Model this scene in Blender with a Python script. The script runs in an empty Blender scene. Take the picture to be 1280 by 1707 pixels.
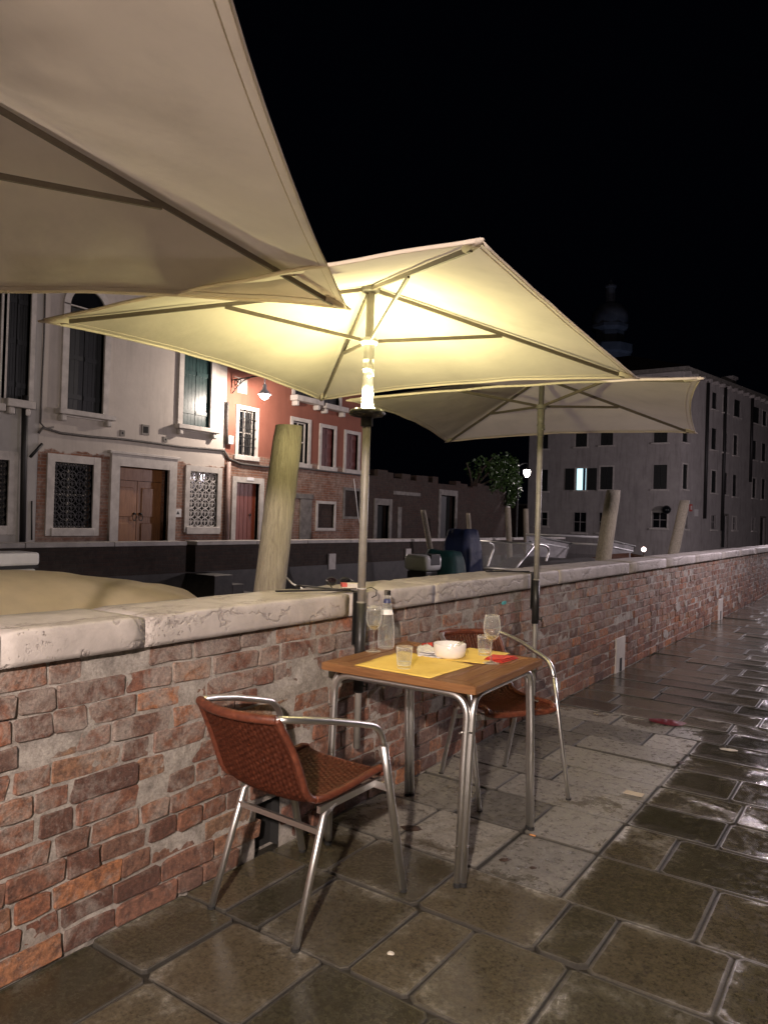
import bpy, bmesh, math, random
from mathutils import Vector, Matrix, noise
random.seed(7)
PI = math.pi
sc = bpy.context.scene
C = sc.collection

# ------------------------------------------------------------------ camera
CF, YAW, PITCH, ROLL, CAMX, CAMH = 1215.9, 0.6023, 0.0088, 0.0307, 1.9613, 1.329
PW, PH = 1280.0, 1707.0
fwd = Vector((-math.sin(YAW)*math.cos(PITCH), math.cos(YAW)*math.cos(PITCH), math.sin(PITCH)))
r0 = Vector((math.cos(YAW), math.sin(YAW), 0)); u0 = r0.cross(fwd)
rgt = r0*math.cos(ROLL) + u0*math.sin(ROLL); upv = -r0*math.sin(ROLL) + u0*math.cos(ROLL)
cam = bpy.data.cameras.new('camera'); camo = bpy.data.objects.new('camera', cam); C.objects.link(camo)
camo.matrix_world = Matrix(((rgt.x, upv.x, -fwd.x, CAMX), (rgt.y, upv.y, -fwd.y, 0.0), (rgt.z, upv.z, -fwd.z, CAMH), (0, 0, 0, 1)))
cam.sensor_fit = 'VERTICAL'; cam.sensor_height = 24; cam.lens = CF/PH*24
cam.clip_end = 2000; cam.clip_start = 0.05
sc.camera = camo
# ------------------------------------------------------------------ world: night sky
w = bpy.data.worlds.new('World'); sc.world = w; w.use_nodes = True
bg = w.node_tree.nodes['Background']
bg.inputs[0].default_value = (0.10, 0.13, 0.30, 1); bg.inputs[1].default_value = 0.003
sc.view_settings.view_transform = 'Standard'; sc.view_settings.look = 'None'
sc.view_settings.exposure = 0.2; sc.view_settings.gamma = 1
sc.render.engine = 'CYCLES'
sc.cycles.use_denoising = True
sc.cycles.max_bounces = 10; sc.cycles.transmission_bounces = 10; sc.cycles.transparent_max_bounces = 24
sc.cycles.sample_clamp_indirect = 6
# lamp strengths (watts) and colours; each light is made in its lamp's builder
QUAY_LAMP = 1000; QUAY_COL = (1.0, 0.82, 0.72); QUAY_COL2 = (1.0, 0.85, 0.93)
LED_POWER = 14.5; LED_UP = 2.5; LED_COL = (1.0, 0.90, 0.44)
HOUSE_LAMP = 270; HOUSE_COL = (1.0, 0.84, 0.72)
GARDEN_LAMP = 150; GARDEN_COL = (1.0, 0.88, 0.90)

# ------------------------------------------------------------------ pixel helpers
def ray(px, py):
    return fwd + rgt*((px-PW/2)/CF) - upv*((py-PH/2)/CF), Vector((CAMX, 0, CAMH))
def onx(px, py, X):
    d, o = ray(px, py); return o + d*((X-o.x)/d.x)
def onz(px, py, Z):
    d, o = ray(px, py); return o + d*((Z-o.z)/d.z)
def onplane(px, py, P, n):
    d, o = ray(px, py); return o + d*((P-o).dot(n)/d.dot(n))

# ------------------------------------------------------------------ mesh helpers
def obj(name, bm, mat, parent=None, smooth=False, loc=None, rotz=0):
    if isinstance(bm, bmesh.types.BMesh):
        me = bpy.data.meshes.new(name); bm.to_mesh(me); bm.free()
    else:
        me = bm
    if mat is not None and not me.materials:
        me.materials.append(mat)
    if smooth:
        me.polygons.foreach_set('use_smooth', [True]*len(me.polygons))
    o = bpy.data.objects.new(name, me); C.objects.link(o)
    if parent is not None: o.parent = parent
    if loc is not None: o.location = loc
    if rotz: o.rotation_euler = (0, 0, rotz)
    return o
def tag(o, label, cat, group=None):
    o['label'] = label; o['category'] = cat
    if group: o['group'] = group
    return o
def thing(name, label, cat, loc=(0, 0, 0), rotz=0, group=None):
    o = bpy.data.objects.new(name, None); C.objects.link(o)
    o.location = loc; o.rotation_euler = (0, 0, rotz)
    return tag(o, label, cat, group)
def struct(o):
    o['kind'] = 'structure'; return o
def B(): return bmesh.new()
def quad(bm, pts):
    return bm.faces.new([bm.verts.new(p) for p in pts])
def hexa(bm, P):   # 8 corners: bottom 0-3, top 4-7
    v = [bm.verts.new(p) for p in P]
    for f in ((3, 2, 1, 0), (4, 5, 6, 7), (0, 1, 5, 4), (1, 2, 6, 5), (2, 3, 7, 6), (3, 0, 4, 7)):
        bm.faces.new([v[i] for i in f])
    return v
def box(bm, x0, x1, y0, y1, z0, z1, bev=0):
    v = hexa(bm, [(x0, y0, z0), (x1, y0, z0), (x1, y1, z0), (x0, y1, z0), (x0, y0, z1), (x1, y0, z1), (x1, y1, z1), (x0, y1, z1)])
    if bev:
        es = set()
        for a in v:
            for e in a.link_edges: es.add(e)
        bmesh.ops.bevel(bm, geom=list(es), offset=bev, segments=2, affect='EDGES', profile=0.5)
def frames(pts):
    pts = [Vector(p) for p in pts]; T = []
    for i in range(len(pts)):
        a = pts[max(i-1, 0)]; b = pts[min(i+1, len(pts)-1)]; T.append((b-a).normalized())
    n = T[0].orthogonal().normalized()
    if abs(T[0].z) < .9: n = (Vector((0, 0, 1)) - T[0]*T[0].z).normalized()
    out = []
    for i in range(len(pts)):
        n = (n - T[i]*n.dot(T[i])).normalized(); out.append((pts[i], n, T[i].cross(n)))
    return out
def tube(bm, pts, r, seg=12, cap=True, flat=1.0, flat2=1.0):
    fr = frames(pts); rings = []
    for i, (p, n, b) in enumerate(fr):
        rr = r[i] if isinstance(r, (list, tuple)) else r
        rings.append([bm.verts.new(p + n*(math.cos(2*PI*k/seg)*rr*flat) + b*(math.sin(2*PI*k/seg)*rr*flat2)) for k in range(seg)])
    for a, b in zip(rings, rings[1:]):
        for k in range(seg): bm.faces.new((a[k], a[(k+1) % seg], b[(k+1) % seg], b[k]))
    if cap:
        bm.faces.new(rings[0][::-1]); bm.faces.new(rings[-1])
def bar(bm, a, b, wd, ht, upd=(0, 0, 1)):   # rectangular bar from a to b
    a = Vector(a); b = Vector(b); t = (b-a).normalized(); u = Vector(upd); u = (u - t*u.dot(t)).normalized(); s = t.cross(u)
    P = []
    for q in (a, b):
        for sx, sz in ((-1, -1), (1, -1), (1, 1), (-1, 1)): P.append(q + s*(sx*wd/2) + u*(sz*ht/2))
    hexa(bm, [P[0], P[1], P[5], P[4], P[3], P[2], P[6], P[7]])
def lathe(bm, prof, seg=24, cx=0, cy=0):
    rings = []
    for r, z in prof:
        if r < 1e-6: rings.append([bm.verts.new((cx, cy, z))])
        else: rings.append([bm.verts.new((cx+r*math.cos(2*PI*k/seg), cy+r*math.sin(2*PI*k/seg), z)) for k in range(seg)])
    for a, b in zip(rings, rings[1:]):
        for k in range(seg):
            k2 = (k+1) % seg
            if len(a) == 1 and len(b) == 1: continue
            if len(a) == 1: bm.faces.new((a[0], b[k2], b[k]))
            elif len(b) == 1: bm.faces.new((a[k], a[k2], b[0]))
            else: bm.faces.new((a[k], a[k2], b[k2], b[k]))
def bez(p0, p1, p2, n=8):
    p0, p1, p2 = Vector(p0), Vector(p1), Vector(p2)
    return [p0*(1-t)**2 + p1*(2*t*(1-t)) + p2*t*t for t in [i/n for i in range(n+1)]]
def recalc(bm): bmesh.ops.recalc_face_normals(bm, faces=bm.faces[:]); return bm

# ------------------------------------------------------------------ materials
def newmat(name):
    m = bpy.data.materials.new(name); m.use_nodes = True
    nt = m.node_tree; return m, nt, nt.nodes['Principled BSDF'], nt.nodes['Material Output']
def nd(nt, t, **kw):
    n = nt.nodes.new(t)
    for k, v in kw.items():
        if k.startswith('i_'): n.inputs[k[2:].replace('_', ' ')].default_value = v
        else: setattr(n, k, v)
    return n
def lk(nt, a, b): nt.links.new(a, b)
def ramp(nt, fac, stops):
    r = nd(nt, 'ShaderNodeValToRGB')
    while len(r.color_ramp.elements) < len(stops): r.color_ramp.elements.new(0.5)
    for e, (p, c) in zip(r.color_ramp.elements, stops):
        e.position = p; e.color = (*c, 1) if len(c) == 3 else c
    lk(nt, fac, r.inputs[0]); return r.outputs[0]
def g3(v): return (v, v, v)
def mixc(nt, f, a, b, mode='MIX'):
    n = nd(nt, 'ShaderNodeMix', data_type='RGBA', blend_type=mode)
    for s, v in ((0, f), (6, a), (7, b)):
        if isinstance(v, (int, float)): n.inputs[s].default_value = v
        elif isinstance(v, tuple): n.inputs[s].default_value = (*v, 1)
        else: lk(nt, v, n.inputs[s])
    return n.outputs[2]
def mth(nt, op, a, b=None, clamp=False):
    n = nd(nt, 'ShaderNodeMath', operation=op, use_clamp=clamp)
    for i, v in ((0, a), (1, b)):
        if v is None: continue
        if isinstance(v, (int, float)): n.inputs[i].default_value = v
        else: lk(nt, v, n.inputs[i])
    return n.outputs[0]
def noi(nt, vec, scale, detail=4, rough=.55, dist=0):
    n = nd(nt, 'ShaderNodeTexNoise'); n.inputs['Scale'].default_value = scale; n.inputs['Detail'].default_value = detail
    n.inputs['Roughness'].default_value = rough; n.inputs['Distortion'].default_value = dist
    if vec is not None: lk(nt, vec, n.inputs['Vector'])
    return n.outputs[0]
def bump(nt, bs, h, strength=.4, dist=.01):
    b = nd(nt, 'ShaderNodeBump'); b.inputs['Strength'].default_value = strength; b.inputs['Distance'].default_value = dist
    lk(nt, h, b.inputs['Height']); lk(nt, b.outputs[0], bs.inputs['Normal'])
def pos(nt): return nd(nt, 'ShaderNodeNewGeometry').outputs['Position']
def tco(nt, w='Object'): return nd(nt, 'ShaderNodeTexCoord').outputs[w]

def simple(name, c1, c2=None, scale=8, rough=.5, r2=None, metal=0, bs=0, bscale=60, coord='Object', spec=.5, dist=.004):
    m, nt, p, o = newmat(name)
    p.inputs['Metallic'].default_value = metal; p.inputs['Specular IOR Level'].default_value = spec
    v = tco(nt, coord)
    if c2 is None: p.inputs['Base Color'].default_value = (*c1, 1)
    else: lk(nt, ramp(nt, noi(nt, v, scale, 6, .6), [(.3, c1), (.7, c2)]), p.inputs['Base Color'])
    if r2 is None: p.inputs['Roughness'].default_value = rough
    else: lk(nt, ramp(nt, noi(nt, v, scale*1.7, 5), [(.3, g3(rough)), (.7, g3(r2))]), p.inputs['Roughness'])
    if bs: bump(nt, p, noi(nt, v, bscale, 6, .6), bs, dist)
    return m
def emis(name, col, s):
    m, nt, p, o = newmat(name); p.inputs['Base Color'].default_value = (*col, 1)
    p.inputs['Emission Color'].default_value = (*col, 1); p.inputs['Emission Strength'].default_value = s; return m
def glassmat(name, col=(1, 1, 1), rough=0.0, ior=1.45):
    m, nt, p, o = newmat(name); nt.nodes.remove(p)
    tr = nd(nt, 'ShaderNodeBsdfTransparent'); tr.inputs[0].default_value = (*col, 1)
    gl = nd(nt, 'ShaderNodeBsdfGlossy'); gl.inputs['Roughness'].default_value = rough+.02
    fr = nd(nt, 'ShaderNodeFresnel'); fr.inputs['IOR'].default_value = ior
    bf = nd(nt, 'ShaderNodeNewGeometry').outputs['Backfacing']
    lw = nd(nt, 'ShaderNodeLayerWeight'); lw.inputs['Blend'].default_value = .35
    f2 = mth(nt, 'MULTIPLY', mth(nt, 'ADD', mth(nt, 'MULTIPLY', mth(nt, 'POWER', lw.outputs['Facing'], 2.2), .6), .08, True), mth(nt, 'SUBTRACT', 1, mth(nt, 'MULTIPLY', bf, .5)))
    df = nd(nt, 'ShaderNodeBsdfDiffuse'); df.inputs[0].default_value = (.9, .9, .88, 1)
    tl = nd(nt, 'ShaderNodeBsdfTranslucent'); tl.inputs[0].default_value = (.9, .9, .88, 1)
    rim_haze = nd(nt, 'ShaderNodeAddShader'); lk(nt, df.outputs[0], rim_haze.inputs[0]); lk(nt, tl.outputs[0], rim_haze.inputs[1])  # white haze painted at the rim for light gathered in glass edges
    m0 = nd(nt, 'ShaderNodeMixShader'); lk(nt, mth(nt, 'ADD', mth(nt, 'MULTIPLY', mth(nt, 'POWER', lw.outputs['Facing'], 3.0), .9), .03), m0.inputs[0]); lk(nt, tr.outputs[0], m0.inputs[1]); lk(nt, rim_haze.outputs[0], m0.inputs[2])
    mx = nd(nt, 'ShaderNodeMixShader'); lk(nt, f2, mx.inputs[0]); lk(nt, m0.outputs[0], mx.inputs[1]); lk(nt, gl.outputs[0], mx.inputs[2])
    lk(nt, mx.outputs[0], o.inputs['Surface'])
    return m
M = {}
def brick_mat(name, attr):
    m, nt, p, o = newmat(name)
    P = pos(nt)
    if attr:
        a = nd(nt, 'ShaderNodeAttribute', attribute_name='rnd'); rnd = a.outputs['Fac']
    else: rnd = nd(nt, 'ShaderNodeObjectInfo').outputs['Random']
    base = ramp(nt, rnd, [(0, (.10, .052, .040)), (.18, (.22, .088, .054)), (.36, (.27, .135, .088)), (.5, (.16, .096, .074)), (.66, (.33, .125, .062)), (.78, (.29, .175, .11)), (.9, (.42, .165, .068)), (1, (.19, .115, .092))])
    n1 = noi(nt, P, 38, 8, .7)
    base = mixc(nt, ramp(nt, n1, [(.36, g3(.85)), (.56, g3(0))]), base, (.085, .045, .036))
    # pale lime smears, thicker towards the upper courses where old render clings
    sep = nd(nt, 'ShaderNodeSeparateXYZ'); lk(nt, P, sep.inputs[0])
    hi = mth(nt, 'MULTIPLY', sep.outputs[2], .16)
    sm = mth(nt, 'ADD', noi(nt, P, 9, 8, .72, .6), hi)
    base = mixc(nt, ramp(nt, sm, [(.54, g3(0)), (.66, g3(.55)), (.8, g3(.75))]), base, (.36, .32, .285))
    fine = noi(nt, P, 150, 4, .6)
    base = mixc(nt, ramp(nt, fine, [(.6, g3(0)), (.75, g3(.5))]), base, (.42, .36, .33))
    gr = noi(nt, P, 85, 10, .8); base = mixc(nt, .8, base, ramp(nt, gr, [(.34, g3(.40)), (.5, g3(1)), (.66, g3(1.6))]), 'MULTIPLY')
    lk(nt, base, p.inputs['Base Color']); p.inputs['Roughness'].default_value = .78
    h = mth(nt, 'ADD', mth(nt, 'MULTIPLY', n1, .7), mth(nt, 'MULTIPLY', gr, .9)); bump(nt, p, h, 1.0, .008)
    return m
M['brick'] = brick_mat('brick', False); M['brick_a'] = brick_mat('brick_joined', True)
def mortar_mat():
    m, nt, p, o = newmat('mortar'); P = pos(nt)
    c = ramp(nt, noi(nt, P, 14, 8, .7), [(.32, (.20, .178, .158)), (.48, (.35, .318, .285)), (.68, (.50, .46, .42))])
    c = mixc(nt, ramp(nt, noi(nt, P, 4, 4), [(.55, g3(0)), (.75, g3(.45))]), c, (.20, .14, .11))
    gr = noi(nt, P, 95, 10, .8); c = mixc(nt, .8, c, ramp(nt, gr, [(.34, g3(.55)), (.5, g3(1)), (.66, g3(1.4))]), 'MULTIPLY')
    lk(nt, c, p.inputs['Base Color']); p.inputs['Roughness'].default_value = .9
    bump(nt, p, gr, 1.0, .007); return m
M['mortar'] = mortar_mat()
def coping_mat():
    m, nt, p, o = newmat('istrian_stone'); P = pos(nt)
    c = ramp(nt, noi(nt, P, 6, 8, .65, .5), [(.3, (.34, .31, .29)), (.5, (.45, .41, .385)), (.72, (.55, .505, .48))])
    mp = nd(nt, 'ShaderNodeMapping'); mp.inputs['Scale'].default_value = (9, 2.2, 14); lk(nt, P, mp.inputs[0])
    dn = noi(nt, P, 11, 5, .6)
    vv = nd(nt, 'ShaderNodeVectorMath', operation='ADD'); lk(nt, mp.outputs[0], vv.inputs[0])
    cc = nd(nt, 'ShaderNodeCombineXYZ'); lk(nt, mth(nt, 'MULTIPLY', dn, 2.2), cc.inputs[0]); lk(nt, mth(nt, 'MULTIPLY', dn, 1.6), cc.inputs[2]); lk(nt, cc.outputs[0], vv.inputs[1])
    vo = nd(nt, 'ShaderNodeTexVoronoi', feature='DISTANCE_TO_EDGE'); vo.inputs['Scale'].default_value = .55; lk(nt, vv.outputs[0], vo.inputs['Vector'])
    crack = ramp(nt, vo.outputs['Distance'], [(0, g3(1)), (.03, g3(.4)), (.07, g3(0))])
    crack = mth(nt, 'MULTIPLY', crack, ramp(nt, noi(nt, P, 5, 3), [(.36, g3(0)), (.5, g3(1))]))
    c = mixc(nt, mth(nt, 'MULTIPLY', crack, .45), c, (.22, .18, .165))
    pit = ramp(nt, noi(nt, P, 75, 2, .5), [(.62, g3(0)), (.68, g3(1))])
    pit = mth(nt, 'MULTIPLY', pit, ramp(nt, noi(nt, P, 4, 2), [(.52, g3(0)), (.62, g3(1))]))
    c = mixc(nt, mth(nt, 'MULTIPLY', pit, .6), c, (.16, .13, .115))
    lk(nt, c, p.inputs['Base Color']); p.inputs['Roughness'].default_value = .6
    h = mth(nt, 'SUBTRACT', mth(nt, 'MULTIPLY', noi(nt, P, 55, 8, .7), .6), mth(nt, 'ADD', crack, pit)); bump(nt, p, h, .7, .006)
    return m
M['coping'] = coping_mat()
def slab_mat():
    m, nt, p, o = newmat('wet_paving_slab'); P = pos(nt)
    ed = nd(nt, 'ShaderNodeAttribute', attribute_name='edge').outputs['Fac']
    rnd = nd(nt, 'ShaderNodeObjectInfo').outputs['Random']
    big = noi(nt, P, 3.6, 9, .68, .5); mid = noi(nt, P, 26, 10, .74); fine = noi(nt, P, 190, 4, .65)
    dry = ramp(nt, mth(nt, 'ADD', mth(nt, 'MULTIPLY', mid, .7), mth(nt, 'MULTIPLY', rnd, .3)), [(.32, (.11, .104, .086)), (.5, (.23, .218, .182)), (.68, (.37, .348, .295))])
    wet = ramp(nt, mth(nt, 'ADD', mth(nt, 'MULTIPLY', mid, .5), mth(nt, 'MULTIPLY', rnd, .5)), [(.25, (.036, .033, .020)), (.5, (.056, .050, .031)), (.7, (.084, .070, .044))])
    # water gathers in the worn hollow of each slab and leaves the dressed margin drier
    wn = mth(nt, 'ADD', mth(nt, 'MULTIPLY', ed, mth(nt, 'ADD', mth(nt, 'MULTIPLY', mth(nt, 'FRACT', mth(nt, 'MULTIPLY', rnd, 7.3)), .20), .04)), mth(nt, 'ADD', mth(nt, 'MULTIPLY', big, 1.0), mth(nt, 'MULTIPLY', mid, .62)))
    # sheltered strip under the parasols stayed dry
    s = nd(nt, 'ShaderNodeSeparateXYZ'); lk(nt, P, s.inputs[0])
    def win(v, a, b, soft):
        return mth(nt, 'MULTIPLY', mth(nt, 'DIVIDE', mth(nt, 'SUBTRACT', v, a), soft, True), mth(nt, 'DIVIDE', mth(nt, 'SUBTRACT', b, v), soft, True))
    sh = mth(nt, 'MULTIPLY', win(s.outputs[0], -.6, 1.08, .12), win(s.outputs[1], 2.42, 5.3, .3))
    wn = mth(nt, 'SUBTRACT', wn, mth(nt, 'MULTIPLY', sh, .42))
    wet_m = ramp(nt, wn, [(.66, g3(0)), (.74, g3(.6)), (.83, g3(.92)), (.96, g3(1))])
    fringe = ramp(nt, wn, [(.60, g3(0)), (.65, g3(.18)), (.69, g3(0))])
    col = mixc(nt, wet_m, mixc(nt, fringe, dry, (.36, .335, .28)), wet)
    col = mixc(nt, ramp(nt, ed, [(.0, g3(.92)), (.14, g3(0))]), col, (.028, .024, .018))
    sp = noi(nt, P, 11, 3, .5); col = mixc(nt, ramp(nt, sp, [(.64, g3(0)), (.70, g3(.6))]), col, (.05, .043, .032))
    col = mixc(nt, ramp(nt, fine, [(.62, g3(0)), (.8, g3(.35))]), col, (.30, .27, .22))
    gr = noi(nt, P, 75, 10, .8); col = mixc(nt, .85, col, ramp(nt, gr, [(.34, g3(.35)), (.5, g3(.95)), (.66, g3(1.5))]), 'MULTIPLY')
    lk(nt, col, p.inputs['Base Color'])
    rg = mixc(nt, wet_m, ramp(nt, mid, [(.3, g3(.20)), (.7, g3(.42))]), ramp(nt, mid, [(.4, g3(.05)), (.62, g3(.20))]))
    rg = mixc(nt, ramp(nt, ed, [(.02, g3(1)), (.15, g3(0))]), rg, g3(.8))
    lk(nt, rg, p.inputs['Roughness']); p.inputs['Specular IOR Level'].default_value = .8
    h = mth(nt, 'ADD', mth(nt, 'MULTIPLY', mid, .8), mth(nt, 'MULTIPLY', gr, .5))
    bm_ = nd(nt, 'ShaderNodeBump'); bm_.inputs['Distance'].default_value = .006; lk(nt, h, bm_.inputs['Height'])
    lk(nt, mixc(nt, wet_m, g3(.85), g3(.16)), bm_.inputs['Strength']); lk(nt, bm_.outputs[0], p.inputs['Normal'])
    return m
M['slab'] = slab_mat()
M['joint'] = simple('joint_grit', (.012, .010, .008), (.035, .030, .022), 30, .5, .8, bs=.8, bscale=120)
def cloth_mat(name, col, trans, bsc=900):
    m, nt, p, o = newmat(name); v = tco(nt)
    c = ramp(nt, noi(nt, v, 3, 6, .6), [(.25, tuple(x*.80 for x in col)), (.5, tuple(x*.94 for x in col)), (.7, col)])
    lk(nt, c, p.inputs['Base Color']); p.inputs['Roughness'].default_value = .9; p.inputs['Specular IOR Level'].default_value = .1
    h = mth(nt, 'ADD', noi(nt, v, 7, 3), mth(nt, 'MULTIPLY', noi(nt, v, bsc, 2), .05)); bump(nt, p, h, .25, .02)
    t = nd(nt, 'ShaderNodeBsdfTranslucent'); lk(nt, c, t.inputs['Color'])
    mx = nd(nt, 'ShaderNodeMixShader'); mx.inputs[0].default_value = trans
    lk(nt, p.outputs[0], mx.inputs[1]); lk(nt, t.outputs[0], mx.inputs[2]); lk(nt, mx.outputs[0], o.inputs['Surface'])
    return m
M['canopy'] = cloth_mat('canopy_cloth', (.83, .75, .66), .44)
M['tarp'] = cloth_mat('tarpaulin', (.80, .69, .52), .05)
M['alu'] = simple('brushed_aluminium', (.82, .81, .80), rough=.38, metal=1)
M['pole'] = simple('grey_pole_paint', (.20, .185, .165), (.26, .245, .22), 20, .35, .5, bs=.05)
M['rib'] = simple('grey_rib', (.13, .108, .085), (.165, .14, .11), 30, .45)
M['white_plastic'] = simple('white_plastic', (.62, .62, .60), (.70, .70, .68), 20, .35)
M['black_metal'] = simple('black_metal', (.012, .012, .012), (.025, .024, .023), 25, .35, .55, bs=.1)
M['black_rubber'] = simple('black_rubber', (.015, .015, .015), rough=.8)
def wicker_mat():
    m, nt, p, o = newmat('wicker'); v = tco(nt)
    c = ramp(nt, noi(nt, v, 60, 5, .6), [(.3, (.070, .019, .011)), (.55, (.135, .038, .020)), (.75, (.21, .068, .036))])
    lk(nt, c, p.inputs['Base Color']); p.inputs['Roughness'].default_value = .42
    bump(nt, p, noi(nt, v, 300, 3), .3, .002); return m
M['wicker'] = wicker_mat()
def wood_mat(name, c1, c2, c3, ax=(1, 14, 14), rough=.38):
    m, nt, p, o = newmat(name); v = tco(nt)
    rnd = nd(nt, 'ShaderNodeObjectInfo').outputs['Random']
    mp = nd(nt, 'ShaderNodeMapping'); mp.inputs['Scale'].default_value = ax; lk(nt, v, mp.inputs[0])
    ad = nd(nt, 'ShaderNodeVectorMath', operation='ADD'); lk(nt, mp.outputs[0], ad.inputs[0]); lk(nt, mth(nt, 'MULTIPLY', rnd, 37), ad.inputs[1])
    n = noi(nt, ad.outputs[0], 3.5, 8, .68, 1.2)
    c = ramp(nt, n, [(.28, c1), (.5, c2), (.72, c3)])
    c = mixc(nt, mth(nt, 'MULTIPLY', rnd, .35), c, tuple(x*.6 for x in c2))
    lk(nt, c, p.inputs['Base Color']); lk(nt, ramp(nt, n, [(.3, g3(rough+.12)), (.7, g3(rough-.08))]), p.inputs['Roughness'])
    bump(nt, p, n, .25, .003); return m
M['teak'] = wood_mat('teak', (.14, .060, .022), (.25, .118, .048), (.35, .185, .082))
M['teak_y'] = wood_mat('teak_crosswise', (.14, .060, .022), (.25, .118, .048), (.35, .185, .082), (14, 1, 14))
M['glass'] = glassmat('clear_glass', (.95, .96, .95), 0, 1.5); M['wine'] = glassmat('white_wine', (.86, .72, .30), 0, 1.34)
M['water_in'] = glassmat('drink_water', (.97, .99, 1), 0, 1.33)
M['paper_y'] = simple('yellow_paper', (.78, .54, .11), (.86, .62, .15), 14, .8, bs=.35, bscale=18, dist=.006)
M['paper_w'] = simple('white_paper', (.72, .70, .68), (.80, .78, .76), 20, .85, bs=.3, bscale=40)
M['napkin_r'] = simple('red_napkin', (.55, .045, .03), (.66, .07, .045), 25, .85, bs=.3, bscale=50)
M['ceramic'] = simple('white_ceramic', (.78, .75, .72), rough=.12)
M['steel'] = simple('steel', (.7, .69, .67), rough=.15, metal=1)
M['blue_label'] = simple('blue_label', (.04, .05, .13), rough=.4)
M['label_w'] = simple('label_white', (.8, .8, .82), rough=.5)
M['teal'] = simple('teal_paint', (.05, .33, .36), (.10, .42, .44), 40, .6)
M['stone_w'] = simple('white_stone', (.42, .39, .36), (.62, .58, .54), 5, .75, bs=.5, bscale=30, coord='Object')
M['dark_stone'] = simple('near_black_stone', (.014, .012, .010), (.04, .035, .03), 6, .5, bs=.6, bscale=30)  # very dark stone tone for the far quay and its steps
M['stone_g'] = simple('grey_stone', (.10, .09, .08), (.24, .22, .20), 6, .7, bs=.6, bscale=30)
def facade_mat(name, stucco1, stucco2, zb, bamp, brickcol=((.20, .085, .05), (.30, .13, .075)), mort=(.30, .25, .21), stain=.35):
    """stucco above about z = zb, worn back to bare brick below it"""
    m, nt, p, o = newmat(name); P = pos(nt)
    s = nd(nt, 'ShaderNodeSeparateXYZ'); lk(nt, P, s.inputs[0])
    cv = nd(nt, 'ShaderNodeCombineXYZ'); lk(nt, mth(nt, 'ADD', s.outputs[1], mth(nt, 'MULTIPLY', s.outputs[0], .97)), cv.inputs[0]); lk(nt, s.outputs[2], cv.inputs[1])
    bt = nd(nt, 'ShaderNodeTexBrick'); lk(nt, cv.outputs[0], bt.inputs['Vector'])
    bt.inputs['Color1'].default_value = (*brickcol[0], 1); bt.inputs['Color2'].default_value = (*brickcol[1], 1); bt.inputs['Mortar'].default_value = (*mort, 1)
    bt.inputs['Scale'].default_value = 1; bt.inputs['Brick Width'].default_value = .24; bt.inputs['Row Height'].default_value = .065; bt.inputs['Mortar Size'].default_value = .008
    bt.inputs['Mortar Smooth'].default_value = .4; bt.inputs['Bias'].default_value = 0
    n1 = noi(nt, P, 1.6, 8, .7); n2 = noi(nt, P, 9, 6, .65)
    br = mixc(nt, ramp(nt, n1, [(.4, g3(0)), (.7, g3(.7))]), bt.outputs['Color'], tuple(min(.42, x*1.35) for x in mort))
    br = mixc(nt, ramp(nt, n2, [(.35, g3(.6)), (.6, g3(0))]), br, tuple(x*.5 for x in brickcol[0]))
    st = ramp(nt, n1, [(.25, stucco1), (.75, stucco2)])
    mp = nd(nt, 'ShaderNodeMapping'); mp.inputs['Scale'].default_value = (3, 3, .35); lk(nt, P, mp.inputs[0])
    st = mixc(nt, ramp(nt, noi(nt, mp.outputs[0], 1.3, 6, .65), [(.5, g3(0)), (.75, g3(stain))]), st, tuple(x*.45 for x in stucco1))
    f = mth(nt, 'ADD', mth(nt, 'SUBTRACT', s.outputs[2], zb), mth(nt, 'MULTIPLY', mth(nt, 'SUBTRACT', noi(nt, P, 2.2, 6, .6), .5), bamp))
    fm = ramp(nt, mth(nt, 'ADD', mth(nt, 'MULTIPLY', f, 6), .5), [(.4, g3(0)), (.6, g3(1))])
    lk(nt, mixc(nt, fm, br, st), p.inputs['Base Color']); p.inputs['Roughness'].default_value = .85
    h = mth(nt, 'ADD', mth(nt, 'MULTIPLY', n2, .5), mth(nt, 'MULTIPLY', mth(nt, 'SUBTRACT', 1, bt.outputs['Fac']), mth(nt, 'SUBTRACT', 1, fm)))
    bump(nt, p, h, .5, .012); return m
M['white_house'] = facade_mat('white_stucco_house', (.44, .395, .355), (.54, .49, .44), 2.40, .5)
M['red_house'] = facade_mat('red_stucco_house', (.225, .078, .050), (.275, .10, .066), 2.78, .08)
M['grey_house'] = facade_mat('grey_stucco_house', (.36, .34, .33), (.46, .44, .42), -1, .2)
M['garden_wall'] = facade_mat('old_brick_wall', (.34, .29, .24), (.40, .34, .29), 9, .2, ((.035, .017, .012), (.06, .026, .017)), (.045, .038, .031))
M['parapet'] = facade_mat('parapet_brick', (.2, .17, .14), (.25, .2, .17), 9, .2, ((.030, .018, .012), (.055, .028, .018)), (.04, .034, .028))
M['far_house'] = facade_mat('far_grey_stucco', (.30, .275, .265), (.42, .39, .375), -2, .2, stain=.55)
M['shutter_g'] = simple('dark_green_paint', (.012, .035, .035), (.02, .05, .048), 8, .3, .42, bs=.1)
M['shutter_k'] = simple('black_shutter', (.010, .012, .012), (.018, .02, .02), 8, .5)
M['shutter_r'] = simple('maroon_shutter', (.10, .020, .016), (.14, .03, .022), 8, .5)
M['vent_shade'] = simple('painted_vent_shade', (.006, .006, .007), rough=.9)  # near-black standing in for the shade inside the wall vents
M['pane'] = simple('dark_pane', (.008, .009, .011), rough=.08, spec=.8)
M['door_oak'] = wood_mat('oak_door', (.13, .05, .016), (.26, .115, .04), (.36, .17, .07), (9, 9, .8), .35)
M['door_red'] = wood_mat('red_door', (.11, .022, .010), (.20, .042, .020), (.26, .065, .03), (9, 9, .8), .4)
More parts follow.
